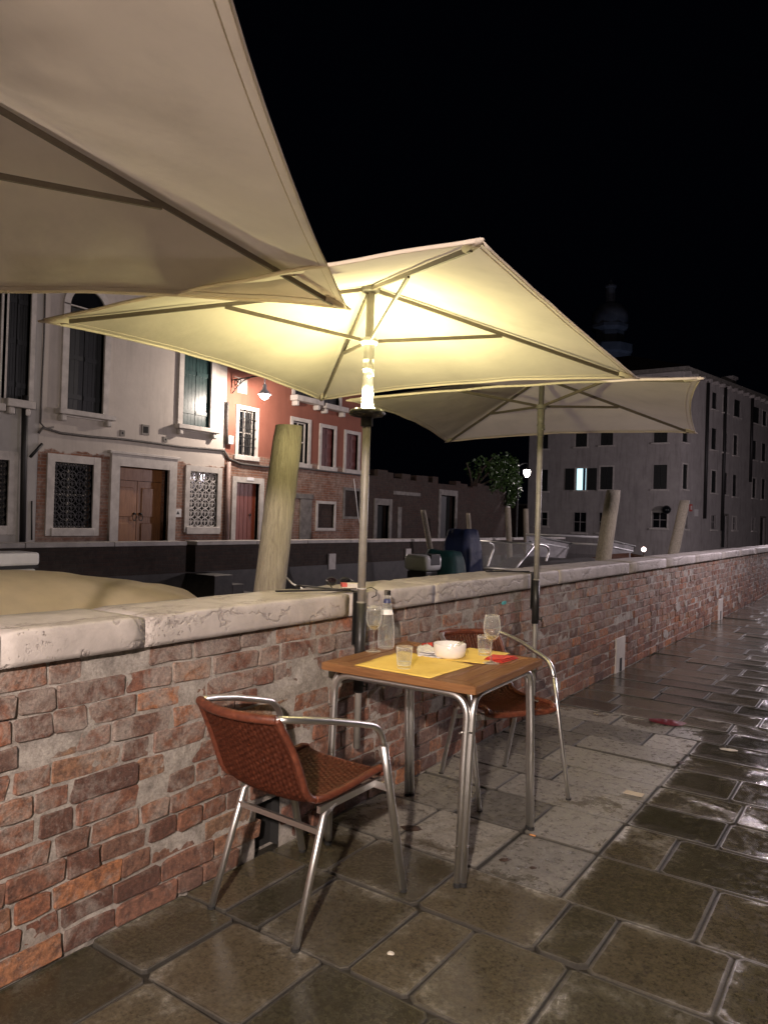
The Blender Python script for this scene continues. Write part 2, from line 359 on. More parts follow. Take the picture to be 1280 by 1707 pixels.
M['iron_w'] = simple('pale_iron', (.42, .40, .38), (.55, .52, .50), 20, .5)
M['iron_k'] = simple('dark_iron', (.014, .013, .013), rough=.55)
M['cable'] = simple('grey_cable', (.05, .045, .042), (.16, .145, .135), 40, .7)
M['pipe'] = simple('painted_pipe', (.36, .25, .22), (.46, .34, .30), 9, .6)
M['roof'] = simple('roof_tile', (.06, .032, .024), (.11, .06, .045), 5, .8, bs=.6, bscale=12)
M['timber'] = None
def timber_mat():
    m, nt, p, o = newmat('weathered_pile'); v = tco(nt)
    mp = nd(nt, 'ShaderNodeMapping'); mp.inputs['Scale'].default_value = (14, 14, 1.1); lk(nt, v, mp.inputs[0])
    n = noi(nt, mp.outputs[0], 4, 12, .78, .5)
    c = ramp(nt, n, [(.25, (.12, .10, .08)), (.45, (.24, .21, .165)), (.6, (.33, .295, .235)), (.8, (.44, .40, .33))])
    vo = nd(nt, 'ShaderNodeTexVoronoi', feature='DISTANCE_TO_EDGE'); vo.inputs['Scale'].default_value = 1.2
    mp2 = nd(nt, 'ShaderNodeMapping'); mp2.inputs['Scale'].default_value = (7, 7, 1.3); lk(nt, v, mp2.inputs[0]); lk(nt, mp2.outputs[0], vo.inputs['Vector'])
    ck = ramp(nt, vo.outputs['Distance'], [(0, g3(1)), (.03, g3(0))])
    c = mixc(nt, mth(nt, 'MULTIPLY', ck, .08), c, (.07, .055, .04))
    lk(nt, c, p.inputs['Base Color']); p.inputs['Roughness'].default_value = .85
    bump(nt, p, mth(nt, 'SUBTRACT', n, mth(nt, 'MULTIPLY', ck, .12)), .8, .012); return m
M['timber'] = timber_mat()
def water_mat():
    m, nt, p, o = newmat('canal_water'); P = pos(nt)
    p.inputs['Base Color'].default_value = (.004, .007, .006, 1); p.inputs['Roughness'].default_value = .06
    bump(nt, p, noi(nt, P, 2.2, 4, .5, .3), .5, .06); return m
M['water'] = water_mat()
M['hull_w'] = simple('white_hull', (.50, .50, .50), (.62, .62, .62), 6, .3)
M['hull_b'] = simple('brown_hull', (.05, .02, .012), (.10, .04, .022), 6, .35)
M['blue_tarp'] = simple('blue_tarp', (.004, .012, .055), (.008, .02, .085), 4, .6, bs=.5, bscale=6, dist=.03)
M['teal_tarp'] = simple('teal_tarp', (.006, .05, .055), (.01, .075, .075), 4, .6, bs=.5, bscale=6, dist=.03)
M['grey_tarp'] = simple('grey_tarp', (.12, .11, .11), (.2, .19, .19), 4, .7, bs=.5, bscale=6, dist=.03)
M['leaf'] = simple('vine_leaf', (.022, .05, .010), (.05, .10, .02), 3, .5)
M['bark'] = simple('bark', (.04, .03, .02), (.08, .06, .045), 12, .9, bs=.6)
M['church'] = simple('church_lead', (.14, .15, .18), (.22, .23, .26), 1, .6)
M['red_cloth'] = simple('dark_red_cloth', (.10, .006, .012), (.17, .015, .022), 30, .5, bs=.6, bscale=40)
M['card'] = simple('card_paper', (.55, .47, .33), (.62, .54, .40), 30, .7)
M['litter_w'] = simple('litter_paper', (.5, .46, .40), (.62, .58, .52), 30, .8, bs=.4)
M['leaf_brown'] = simple('dead_leaf', (.03, .02, .014), (.07, .04, .025), 30, .6, bs=.4)
M['butt'] = simple('cigarette_filter', (.55, .26, .10), rough=.8)
M['lamp_glow'] = emis('lamp_glow', (1, .9, .82), 22)
M['led_glow'] = emis('led_glow', (1, .93, .62), 30)
M['room_glow'] = emis('lit_room', (.55, .85, .95), 1.3)
M['glint_glow'] = emis('boat_glint_glow', (1, .72, .66), 3.5)  # glow standing in for a reflection on the boat
M['sign_r'] = simple('sign_red', (.5, .08, .06), rough=.5)
M['sign_w'] = simple('sign_white', (.6, .58, .56), rough=.5)
def point(name, loc, power, col, radius, parent=None):
    l = bpy.data.lights.new(name, 'POINT'); l.energy = power; l.color = col; l.shadow_soft_size = radius
    o = bpy.data.objects.new(name, l); C.objects.link(o); o.location = loc
    if parent is not None: o.parent = parent
    return o

# ================================================================== SETTING: quay, water, pavement
WATER = -0.62
bm = B(); quad(bm, [(-600, -300, WATER), (600, -300, WATER), (600, 900, WATER), (-600, 900, WATER)])
struct(obj('water', bm, M['water']))
bm = B(); box(bm, -.30, 14, -14, 90, -1.4, -.0125)
ground = struct(obj('quay_ground', bm, M['joint']))

# paving slabs: axis-aligned rows of worn trachyte
pavement = bpy.data.objects.new('pavement', None); C.objects.link(pavement); pavement['kind'] = 'structure'
def slab(x0, x1, y0, y1):
    bm = B(); lay = bm.verts.layers.float.new('edge')
    g = random.uniform(.0015, .0045); x0 += g; x1 -= g; y0 += g; y1 -= g
    cx, cy = (x0+x1)/2, (y0+y1)/2; hx, hy = (x1-x0)/2, (y1-y0)/2
    zt = random.uniform(-.005, .003); tx, ty = random.gauss(0, .006), random.gauss(0, .006)
    c = random.uniform(.010, .022)
    out = []
    for sx, sy in ((1, 1), (-1, 1), (-1, -1), (1, -1)):
        a = (sx*hx, sy*(hy-c)); b = (sx*(hx-c), sy*hy)
        pr = [a, b] if sx*sy > 0 else [b, a]
        out += [(q[0]+random.gauss(0, .0022), q[1]+random.gauss(0, .0022)) for q in pr]
    def ring(ins, dz, e):
        r = []
        for (x, y) in out:
            X = max(-hx+ins, min(hx-ins, x)) if ins else x; Y = max(-hy+ins, min(hy-ins, y)) if ins else y
            v = bm.verts.new((X, Y, dz + (zt + tx*X + ty*Y if dz > -.04 else 0))); v[lay] = e; r.append(v)
        return r
    R = [ring(0, -.06, 0), ring(0, -.0038, 0), ring(.004, -.001, 0.05), ring(min(.085, hx*.55, hy*.55), -.0035, 1)]
    for a, b in zip(R, R[1:]):
        for k in range(8): bm.faces.new((a[k], a[(k+1) % 8], b[(k+1) % 8], b[k]))
    bm.faces.new(R[-1])
    obj('slab', bm, M['slab'], pavement, loc=(cx, cy, 0))
rows = [.28, .66, 1.0, 1.37, 1.735, 2.165, 2.53, 2.955, 3.33]
y = 3.33
while y < 16.5: y += random.uniform(.27, .40); rows.append(y)
fixed = {2: [.26, .62, 1.02, 1.45, 1.85], 3: [.23, .605, .98, 1.38, 1.8], 4: [.17, .32, .68, .89, 1.21, 1.62], 5: [.25, .65, 1.08, 1.25, 1.60],
         6: [.30, .70, 1.03, 1.48, 1.9], 7: [.36, .70, 1.03, 1.26, 1.72]}
for i, (ya, yb) in enumerate(zip(rows, rows[1:])):
    if i in fixed: xs = [-.03] + fixed[i]
    else:
        xs = [-.03]; x = -.03
        while x < 1.9:
            x += random.uniform(.30, .60)
            if 2.9 < ya < 4.7 and xs[-1] < 1.0 and x > .86: x = 1.03
            xs.append(x)
    xs = [q for q in xs if q < 2.05] + [2.12 + random.uniform(-.08, .08)]
    for xa, xb in zip(xs, xs[1:]): slab(xa, xb, ya, yb)
# pavement beyond the slabs laid one by one
def far_paving():
    m, nt, p, o = newmat('far_paving'); P = pos(nt)
    bt = nd(nt, 'ShaderNodeTexBrick'); lk(nt, P, bt.inputs['Vector']); bt.inputs['Scale'].default_value = 1
    bt.inputs['Brick Width'].default_value = .52; bt.inputs['Row Height'].default_value = .38; bt.inputs['Mortar Size'].default_value = .009
    bt.inputs['Color1'].default_value = (.06, .05, .03, 1); bt.inputs['Color2'].default_value = (.14, .125, .095, 1); bt.inputs['Mortar'].default_value = (.03, .025, .02, 1)
    lk(nt, bt.outputs['Color'], p.inputs['Base Color'])
    n = noi(nt, P, 5, 5); lk(nt, ramp(nt, n, [(.4, g3(.12)), (.65, g3(.5))]), p.inputs['Roughness'])
    bump(nt, p, mth(nt, 'SUBTRACT', n, bt.outputs['Fac']), .3, .01); return m
bm = B()
for (xa, xb, ya, yb) in ((-.02, 12, rows[-1]+.004, 88), (2.24, 12, -12, rows[-1]), (-.02, 2.23, -12, rows[0]-.004)):
    quad(bm, [(xa, ya, -.004), (xb, ya, -.004), (xb, yb, -.004), (xa, yb, -.004)])
fp = obj('outer_paving', bm, far_paving()); struct(fp)

# ================================================================== NEAR WALL (brick parapet with stone coping)
BF = -.020   # brick face
wall = thing('quay_wall', 'long low brick quay wall with pale stone coping running into the distance', 'wall')
Y0, Y1, COPB = -6.0, 60.0, .889
HOLE = (2.085, 2.215, 0.0, .20)
def mnoise(y, z, s, k=0): return noise.noise(Vector((y*s, z*s, 7.3+k)))
bm = B()
box(bm, -.30, -.075, Y0, Y1, -1.3, COPB-.002)
obj('core', bm, M['mortar'], wall)
# mortar skin: uneven, in places smeared over the bricks
bm = B()
def skin(ya, yb, dy, dz):
    ny = int((yb-ya)/dy); nz = int(COPB/dz)
    g = []
    for i in range(ny+1):
        yy = ya + (yb-ya)*i/ny; col = []
        for j in range(nz+1):
            zz = -.04 + (COPB+.038)*j/nz
            d = -.0276 + .0055*mnoise(yy, zz, 3.2) + .0040*mnoise(yy, zz, 13, 3) + .0026*mnoise(yy, zz, 45, 5) + .005*(zz-.42)
            col.append(bm.verts.new((d, yy, zz)))
        g.append(col)
    for i in range(ny):
        for j in range(nz):
            c = g[i][j].co; 
            if HOLE[0] < c.y+dy/2 < HOLE[1] and c.z+dz/2 < HOLE[3]: continue
            bm.faces.new((g[i][j], g[i+1][j], g[i+1][j+1], g[i][j+1]))
skin(-1.0, 6.0, .0135, .0135); skin(6.0, 17.0, .04, .03); skin(17, 60, .5, .2)
obj('mortar', bm, M['mortar'], wall, smooth=True)
# drain hole
bm = B()
h0, h1, z0, z1 = HOLE
for q in ([(-.03, h0, z0), (-.03, h0, z1), (-.25, h0, z1), (-.25, h0, z0)], [(-.03, h1, z0), (-.03, h1, z1), (-.25, h1, z1), (-.25, h1, z0)],
          [(-.03, h0, z1), (-.03, h1, z1), (-.25, h1, z1), (-.25, h0, z1)]): quad(bm, q)
quad(bm, [(-.0745, h0, z0), (-.0745, h1, z0), (-.0745, h1, z1), (-.0745, h0, z1)])
obj('drain_hole', bm, M['black_rubber'], wall)
def brick_verts(L, H, rng):
    """front outline, irregular and worn; returns list of (y,z) plus ring data"""
    n = []
    hl, hh = L/2, H/2; c = min(.0055, hh*.3)
    base = [(hl, hh-c), (hl-c, hh), (hl*.1, hh), (-hl+c, hh), (-hl, hh-c), (-hl, -hh+c), (-hl+c, -hh), (-hl*.1, -hh), (hl-c, -hh), (hl, -hh+c)]
    for (a, b) in base:
        n.append((a+rng.gauss(0, .0038), b+rng.gauss(0, .0024)))
    return n
def add_brick(bm, L, H, rng, off=(0, 0, 0), lay=None, val=0):
    out = brick_verts(L, H, rng); oy, oz = off[1], off[2]; x = off[0]
    ta, tb = rng.gauss(0, .015), rng.gauss(0, .04)
    R = []
    for sc_, dx in ((1.0, -.05), (1.0, -.0028), (None, 0)):
        ring = []
        for (a, b) in out:
            if sc_ is None:
                a2 = a - math.copysign(min(.0032, abs(a)*.5), a); b2 = b - math.copysign(min(.003, abs(b)*.5), b); d = dx + ta*a + tb*b + rng.gauss(0, .0004)
            else: a2, b2, d = a, b, dx
            ring.append(bm.verts.new((x+d, oy+a2, oz+b2)))
        R.append(ring)
    cv = bm.verts.new((x + rng.gauss(0, .0005), oy, oz))
    fs = []
    for a, b in zip(R, R[1:]):
        for i in range(10): fs.append(bm.faces.new((a[i], a[(i+1) % 10], b[(i+1) % 10], b[i])))
    for i in range(10): fs.append(bm.faces.new((R[2][i], R[2][(i+1) % 10], cv)))
    if lay is not None:
        for ring in R+[[cv]]:
            for v in ring: v[lay] = val
rng = random.Random(3)
CLASS = [.225, .17, .105]
protos = {}
NC = 12; CH = COPB/NC
for L in CLASS:
    for k in range(7):
        bmx = B(); add_brick(bmx, L, CH-.0095, rng); me = bpy.data.meshes.new('brick'); bmx.to_mesh(me); bmx.free(); me.materials.append(M['brick'])
        protos[(L, k)] = me
parts = []
for c in range(NC):
    yy = -1.0 + rng.uniform(-.12, 0); zc = (c+.5)*CH
    while yy < 17:
        L = rng.choice((.225, .225, .17, .105, .105, .105, .17))
        parts.append((yy+L/2, zc + .004*mnoise(yy, zc, 2.0, 9), L)); yy += L + rng.uniform(.007, .014)
near = [b for b in parts if .86 < b[0] < 3.95 and not (HOLE[0]-.06 < b[0] < HOLE[1]+.06 and b[1] < HOLE[3]+.02)]
near.sort(key=lambda b: abs(b[0]-2.0)); near = set(near[:298])
bm = B(); lay = bm.verts.layers.float.new('rnd')
for b in parts:
    if HOLE[0]-.08 < b[0] < HOLE[1]+.06 and b[1] < HOLE[3]+.02: continue
    x = BF + rng.gauss(-.0015, .0028) - (.006 if rng.random() < .06 else 0)
    if b in near:
        o = obj('brick', protos[(b[2], rng.randrange(7))], None, wall, loc=(x, b[0], b[1]))
        o.rotation_euler = (rng.gauss(0, .012), rng.gauss(0, .006), rng.gauss(0, .006)); o.scale = (1, rng.uniform(.95, 1.04), rng.uniform(.93, 1.06))
        if rng.random() < .5: o.rotation_euler[0] += PI
    else: add_brick(bm, b[2], CH-.0095, rng, (x, b[0], b[1]), lay, rng.random())
o = obj('brickwork', bm, M['brick_a'], wall); o['kind'] = 'stuff'
# coping stones
cop = [-2.2, -.55, 1.046, 1.513, 2.60, 3.35, 4.609, 5.125, 6.9, 8.3, 9.775, 11.6, 13.1, 14.9, 16.8]
while cop[-1] < 58: cop.append(cop[-1]+random.uniform(1.2, 1.9))
for ya, yb in zip(cop, cop[1:]):
    bm = B(); L = yb-ya; n = max(4, int(L/(.05 if ya < 6 else .3)))
    prof = [(-.305, 0), (-.312, .06), (-.310, .122), (-.302, .129), (-.22, .130), (-.12, .130), (-.040, .130), (-.010, .1295), (-.004, .127), (-.0008, .121), (0, .10), (0, .06), (0, .02), (-.003, 0)]
    rings = []
    for i in range(n+1):
        t = i/n; yy = ya + .002 + (L-.004)*t; ring = []
        endk = .006 if i in (0, n) else 0
        for (a, b) in [(q_[0], q_[1]*.79) for q_ in prof]:
            nn = .006*mnoise(yy+a, b+ya, 9, 11) + .003*mnoise(yy-a, b, 33, 12)
            edge = max(0, .5-abs(b-.096)/.04)*(1 if a > -.06 else .4)
            chip = -.010*edge*max(0, mnoise(yy, 0, 14, 20)+.15)
            ring.append(bm.verts.new((a+.006 + nn*.5 + chip - math.copysign(endk, a+.18)*.6, yy, COPB + b + nn*.35 + chip*.9 - endk*(b > .08))))
        rings.append(ring)
    m_ = len(prof)
    for a, b in zip(rings, rings[1:]):
        for k in range(m_): bm.faces.new((a[k], b[k], b[(k+1) % m_], a[(k+1) % m_]))
    bm.faces.new(rings[0]); bm.faces.new(rings[-1][::-1])
    obj('coping_stone', recalc(bm), M['coping'], wall, smooth=True)
# stone drain slots at the foot of the wall
for (a, b, h) in ((6.62, 6.89, .31), (11.5, 11.83, .30)):
    bm = B(); box(bm, -.06, -.010, a, b, -.01, h, .004); s_ = obj('drain_slot', bm, M['stone_w'], wall)
    bm = B(); box(bm, -.03, -.0075, (a+b)/2-.03, (a+b)/2+.035, 0, .12); obj('opening_shade', bm, M['black_rubber'], s_)  # black block painted in as the shade inside the slot
# patches of pale render on the lower courses further on
for k in range(9):
    yy = 8.3 + k*.62 + random.uniform(-.2, .2); zz = random.uniform(.1, .42); ww = random.uniform(.05, .16); hh = random.uniform(.04, .09)
    bm = B(); pts = [bm.verts.new((BF+.005, yy+ww*math.cos(a)*random.uniform(.7, 1), zz+hh*math.sin(a)*random.uniform(.7, 1))) for a in [2*PI*q/9 for q in range(9)]]
    f = bm.faces.new(pts); e = bmesh.ops.extrude_face_region(bm, geom=[f]); bmesh.ops.translate(bm, verts=[v for v in e['geom'] if isinstance(v, bmesh.types.BMVert)], vec=(-.012, 0, 0))
    obj('render_patch', recalc(bm), M['mortar'], wall)
q = onx(840, 1005, BF+.004); bm = B(); box(bm, BF-.004, BF+.006, q.y-.022, q.y+.028, q.z-.011, q.z+.011, .002)
obj('teal_mark', bm, M['teal'], wall)

# ================================================================== PARASOLS
def parasol(label, mast, rot, side, zedge, rise, tilt=(0, 0), ztop_pole=None, zfoot=.3, runner_dz=-.255, with_led=False, holder=True, sag=.042):
    t = thing('parasol', label, 'parasol', (mast[0], mast[1], 0), 0, 'square cream parasols along the quay wall')
    ca, sa = math.cos(rot), math.sin(rot)
    def W(u, v, z): return Vector((u*ca - v*sa, u*sa + v*ca, z + tilt[0]*u + tilt[1]*v))
    h = side/2; za = zedge + rise
    apex = W(0, 0, za)
    cs = [(-h, -h), (h, -h), (h, h), (-h, h)]
    bm = B(); N = 16
    def surf(k, r, s_):
        a = cs[k]; b = cs[(k+1) % 4]
        f = 1 - sag*4*s_*(1-s_)*r
        u = (a[0]*(1-s_)+b[0]*s_)*r*f; v = (a[1]*(1-s_)+b[1]*s_)*r*f
        # taut ridges over the ribs, shallow dish in between
        z = za - rise*r*(1-.05*(1-r)) - .035*4*s_*(1-s_)*r*(1-r)*2.2 + .030*4*s_*(1-s_)*r*r
        z += .004*noise.noise(Vector((u*5+mast[1], v*5, k))) + .0012*r**6*math.sin(s_*31+k*2)*(1-abs(2*s_-1)**4) + .003*noise.noise(Vector((s_*22, r*2.5, k+mast[1])))*(1-r)*r*4
        return W(u, v, z)
    grid = {}
    top = bm.verts.new(apex)
    for k in range(4):
        for i in range(1, N+1):
            for j in range(N+1):
                key = (k, i, j) if j < N else ((k+1) % 4, i, 0)
                if key not in grid: grid[key] = bm.verts.new(surf(k, i/N, j/N))
    G = lambda k, i, j: grid[(k, i, j)] if j < N else grid[((k+1) % 4, i, 0)]
    for k in range(4):
        for j in range(N): bm.faces.new((top, G(k, 1, j), G(k, 1, j+1)))
        for i in range(1, N):
            for j in range(N): bm.faces.new((G(k, i, j), G(k, i+1, j), G(k, i+1, j+1), G(k, i, j+1)))
    can = obj('canopy', bm, M['canopy'], t, smooth=True)
    bm = B()   # stitched hem
    for k in range(4):
        pts = [surf(k, .998, j/24)+Vector((0, 0, -.002)) for j in range(25)]
        tube(bm, pts, .0055, 6, flat=1.3, flat2=.5)
    obj('hem', bm, M['canopy'], can, smooth=True)
    bm = B()   # stitching above the hem
    for k in range(4): tube(bm, [surf(k, .965, j/24)+Vector((0, 0, -.001)) for j in range(25)], .0018, 5)
    obj('stitching', bm, M['canopy'], can, smooth=True)
    for k in range(4):   # cloth pocket at each rib end
        a = Vector((*cs[k], 0)); d = (-a).normalized(); e0 = W(a.x*1.012, a.y*1.012, zedge-.006); e1 = W(a.x+d.x*.10, a.y+d.y*.10, zedge+rise*.07-.012)
        bm = B(); tube(bm, [e0, e0*.6+e1*.4, e1], [.006, .016, .019], 8, flat=.7); obj('rib_pocket', bm, M['canopy'], can, smooth=True)
    zr = za + runner_dz
    for k in range(4):
        u, v = cs[k]
        def rp(f, dz=-.018): return W(u*f, v*f, za - rise*f*(1-.05*(1-f)) + dz)
        bm = B(); bar(bm, rp(.03), rp(.95), .010, .016); rb = obj('rib', bm, M['rib'], t)
        bm = B(); q = rp(.47, -.03); w0 = W(u*.03, v*.03, zr+.004); bar(bm, w0, q, .010, .016); obj('strut', bm, M['rib'], rb)
    bm = B(); lathe(bm, [(0, za+.004), (.03, za+.002), (.042, za-.012), (.042, za-.03), (.02, za-.04), (0, za-.04)], 20); obj('hub', bm, M['pole'], t, smooth=False)
    bm = B(); lathe(bm, [(.021, zr-.02), (.034, zr-.016), (.040, zr-.004), (.040, zr+.008), (.030, zr+.014), (.021, zr+.016)], 20)
    rn = obj('runner', bm, M['white_plastic'] if with_led else M['pole'], t)
    bm = B(); lathe(bm, [(.026, zr-.02), (.0245, zr-.08), (.0255, zr-.082), (.0255, zr-.086), (.0245, zr-.088), (.0235, zr-.12), (.026, zr-.121), (.026, zr-.128), (.0235, zr-.13), (.0215, zr-.20), (.0195, zr-.20)], 20)
    sl = obj('sleeve', bm, M['white_plastic'] if with_led else M['pole'], t, smooth=True)
    bm = B(); tube(bm, [(.017, -.017, zr-.160), (.030, -.030, zr-.160)], .009, 12); tube(bm, [(.028, -.005, zr-.125), (.030, -.006, zr-.16)], .004, 6); obj('latch', bm, M['white_plastic'] if with_led else M['pole'], sl, smooth=True)
    bm = B(); tube(bm, [(0, 0, za-.03), (0, 0, 1.3), (0, 0, .93)], .0185, 20); tube(bm, [(0, 0, .955), (0, 0, .90)], .0215, 20); up = obj('upper_pole', bm, M['pole'] if not with_led else M['pole'], t, smooth=True)
    bm = B(); tube(bm, [(0, 0, .92), (0, 0, zfoot)], .0155, 16); obj('lower_pole', bm, M['pole'], t, smooth=True)
    return t, W
def bracket(mast, label, zb):
    """black iron holder hooked over the coping, gripping the mast"""
    t = thing('parasol_bracket', label, 'bracket', (mast[0], mast[1], .96), 0, 'iron parasol brackets hooked over the wall')
    bm = B(); tube(bm, [(0, 0, -.012), (0, 0, zb-.96)], .0235, 20); obj('holder_tube', bm, M['black_metal'], t, smooth=True)
    bm = B(); bar(bm, (-.0245, -.012, .034), (-.0245, -.012, -.20), .03, .005, (1, 0, 0)); bar(bm, (-.022, -.012, .0385), (-.36, -.012, .0385), .03, .005); bar(bm, (-.364, -.012, .041), (-.364, -.012, -.12), .03, .005, (1, 0, 0))
    obj('strap', bm, M['black_metal'], t)
    bm = B(); bar(bm, (-.045, -.03, .0455), (-.20, -.34, .0455), .026, .006); obj('cross_bar', bm, M['black_metal'], t)
    bm = B(); tube(bm, [(.02, .0, zb-.93), (.045, .0, zb-.93)], .004, 8); tube(bm, [(.045, 0, zb-.945), (.045, 0, zb-.915)], .006, 8); obj('clamp_screw', bm, M['black_metal'], t, smooth=True)
    return t
U2 = (.034, 2.645)
parasol('large cream parasol at top left corner of view, its tip overlapping the lit one', (.040, .765), .554, 1.90, 2.086, .315, zfoot=.0, sag=.042)
tl, Wl = parasol('glowing cream parasol lit from inside, standing over the table', U2, .06, 1.915, 2.077, .30, (0, -.012), with_led=True)
parasol('unlit cream parasol behind the glowing one, third along the wall', (.045, 4.605), .211, 1.93, 2.035, .285, (.023, -.02), zfoot=.02, runner_dz=-.21)
bracket(U2, 'black iron bracket on the wall behind the table', .55)
bracket((.045, 4.605), 'black iron bracket holding the unlit parasol further along the wall', .66)
# LED parasol lamp clamped to the mast of the lit parasol
LZ = 1.80
led = thing('parasol_lamp', 'round scalloped battery lamp clipped around the mast of the glowing parasol', 'lamp', (U2[0], U2[1], LZ))
bm = B(); seg = 72; prev = None; rings = []
for (rr, zz, sc_) in ((.021, .012, 0), (.075, .012, 0), (.079, .004, .5), (.080, -.004, 1), (.072, -.013, .6), (.04, -.020, 0), (.021, -.020, 0)):
    rings.append([bm.verts.new(((rr+.0035*sc_*math.cos(12*2*PI*k/seg))*math.cos(2*PI*k/seg), (rr+.0035*sc_*math.cos(12*2*PI*k/seg))*math.sin(2*PI*k/seg), zz)) for k in range(seg)])
for a, b in zip(rings, rings[1:]):
    for k in range(seg): bm.faces.new((a[k], b[k], b[(k+1) % seg], a[(k+1) % seg]))
obj('lamp_disc', recalc(bm), M['black_metal'], led, smooth=True)
bm = B(); lathe(bm, [(.0192, -.06), (.027, -.06), (.027, -.02), (.0192, -.02)], 20); obj('clamp', recalc(bm), M['black_rubber'], led)
bm = B(); lathe(bm, [(.0195, .012), (.0255, .012), (.0235, .18), (.0195, .18)], 20); obj('diffuser_sleeve', recalc(bm), M['white_plastic'], led, smooth=True)
for k in range(8):
    a = 2*PI*(k+.5)/8; x, y = .055*math.cos(a), .055*math.sin(a)
    bm = B(); lathe(bm, [(.006, .013), (.005, .0165), (.0, .018)], 10, x, y); obj('led', bm, M['led_glow'], led)
    if k % 2 == 0:
        point('led_light', (x, y, .026), LED_POWER, LED_COL, .008, led)
        l_ = bpy.data.lights.new('led_beam', 'AREA'); l_.shape = 'DISK'; l_.size = .016; l_.energy = LED_UP; l_.color = LED_COL
        o_ = bpy.data.objects.new('led_beam', l_); C.objects.link(o_); o_.parent = led; o_.location = (x, y, .021); o_.rotation_euler = (PI, 0, 0)

# ================================================================== TABLE
TZ = .735
TR = .044; TC = (.405, 2.685)
table = thing('cafe_table', 'square slatted teak table with double aluminium tube legs', 'table', (TC[0], TC[1], 0), TR)
S = .345; top = obj('tabletop', (lambda b: (box(b, -S+.02, S-.02, -S+.02, S-.02, TZ-.030, TZ-.012), b)[1])(B()), M['teak'], table)
FWd = .075
def prism(bm, pts, z0, z1):
    a = [bm.verts.new((x, y, z0)) for x, y in pts]; b = [bm.verts.new((x, y, z1)) for x, y in pts]; n = len(pts)
    bm.faces.new(a[::-1]); bm.faces.new(b)
    for i in range(n): bm.faces.new((a[i], a[(i+1) % n], b[(i+1) % n], b[i]))
    bmesh.ops.bevel(bm, geom=bm.edges[:], offset=.0025, segments=2, affect='EDGES')
g_ = .0012
for k in range(4):
    c, s_ = math.cos(k*PI/2), math.sin(k*PI/2)
    pts = [(-S+g_, -S), (S-g_, -S), (S-FWd-g_, -S+FWd), (-S+FWd+g_, -S+FWd)]
    bm = B(); prism(bm, [(x*c-y*s_, x*s_+y*c) for x, y in pts], TZ-.031, TZ); obj('frame_board', bm, M['teak'] if k % 2 == 0 else M['teak_y'], top)
I0 = S-FWd-.002; nsl = 8; wsl = 2*I0/nsl
for k in range(nsl):
    x0 = -I0+k*wsl
    bm = B(); prism(bm, [(x0+.002, -I0), (x0+wsl-.002, -I0), (x0+wsl-.002, I0), (x0+.002, I0)], TZ-.0115, TZ-.0012); obj('slat', bm, M['teak_y'], top)
# four inverted U tubes; neighbours stand side by side as a double leg
feet = [onz(542, 1405, 0), onz(768, 1480, 0), onz(890, 1382, 0), onz(681, 1325, 0)]
inv = Matrix.Rotation(-TR, 2)
def loc2(p): q = inv @ Vector((p.x-TC[0], p.y-TC[1])); return q
F = [loc2(p) for p in feet]
F = [Vector((max(-.33, min(.33, p.x)), max(-.335, min(.335, p.y)))) for p in F]
order = [(-1, -1), (1, -1), (1, 1), (-1, 1)]
zt = TZ-.031-.0135; rt = .0135
for k in range(4):
    a, b = order[k], order[(k+1) % 4]; fa, fb = F[k], F[(k+1) % 4]
    d = Vector((b[0]-a[0], b[1]-a[1])).normalized(); o_ = .0152
    K = .312
    A = Vector((a[0]*K, a[1]*K)); Bq = Vector((b[0]*K, b[1]*K))
    la = fa + d*o_; lb = fb - d*o_; ta = A + d*o_; tb = Bq - d*o_
    rad = .085
    pa = [Vector((la.x, la.y, .012)), Vector((ta.x*.6+la.x*.4, ta.y*.6+la.y*.4, .45)), Vector((ta.x, ta.y, zt-rad))]
    arc1 = bez((ta.x, ta.y, zt-rad), (ta.x, ta.y, zt), (ta.x+d.x*rad, ta.y+d.y*rad, zt), 8)
    arc2 = bez((tb.x-d.x*rad, tb.y-d.y*rad, zt), (tb.x, tb.y, zt), (tb.x, tb.y, zt-rad), 8)
    pb = [Vector((tb.x, tb.y, zt-rad)), Vector((tb.x*.6+lb.x*.4, tb.y*.6+lb.y*.4, .45)), Vector((lb.x, lb.y, .012))]
    bm = B(); tube(bm, pa[:-1]+arc1+arc2+pb[1:], rt, 14); fr = obj('leg_frame', bm, M['alu'], table, smooth=True)
    for q in (la, lb): bm = B(); tube(bm, [(q.x, q.y, .0), (q.x, q.y, .014)], .0145, 14); obj('foot_cap', bm, M['black_rubber'], fr)
    for q in (la, lb):
        for z_ in (.15, .56): bm = B(); tube(bm, [(q.x, q.y, z_), (q.x+d.y*.019, q.y-d.x*.019, z_)], .004, 8); obj('bolt', bm, M['steel'], fr)

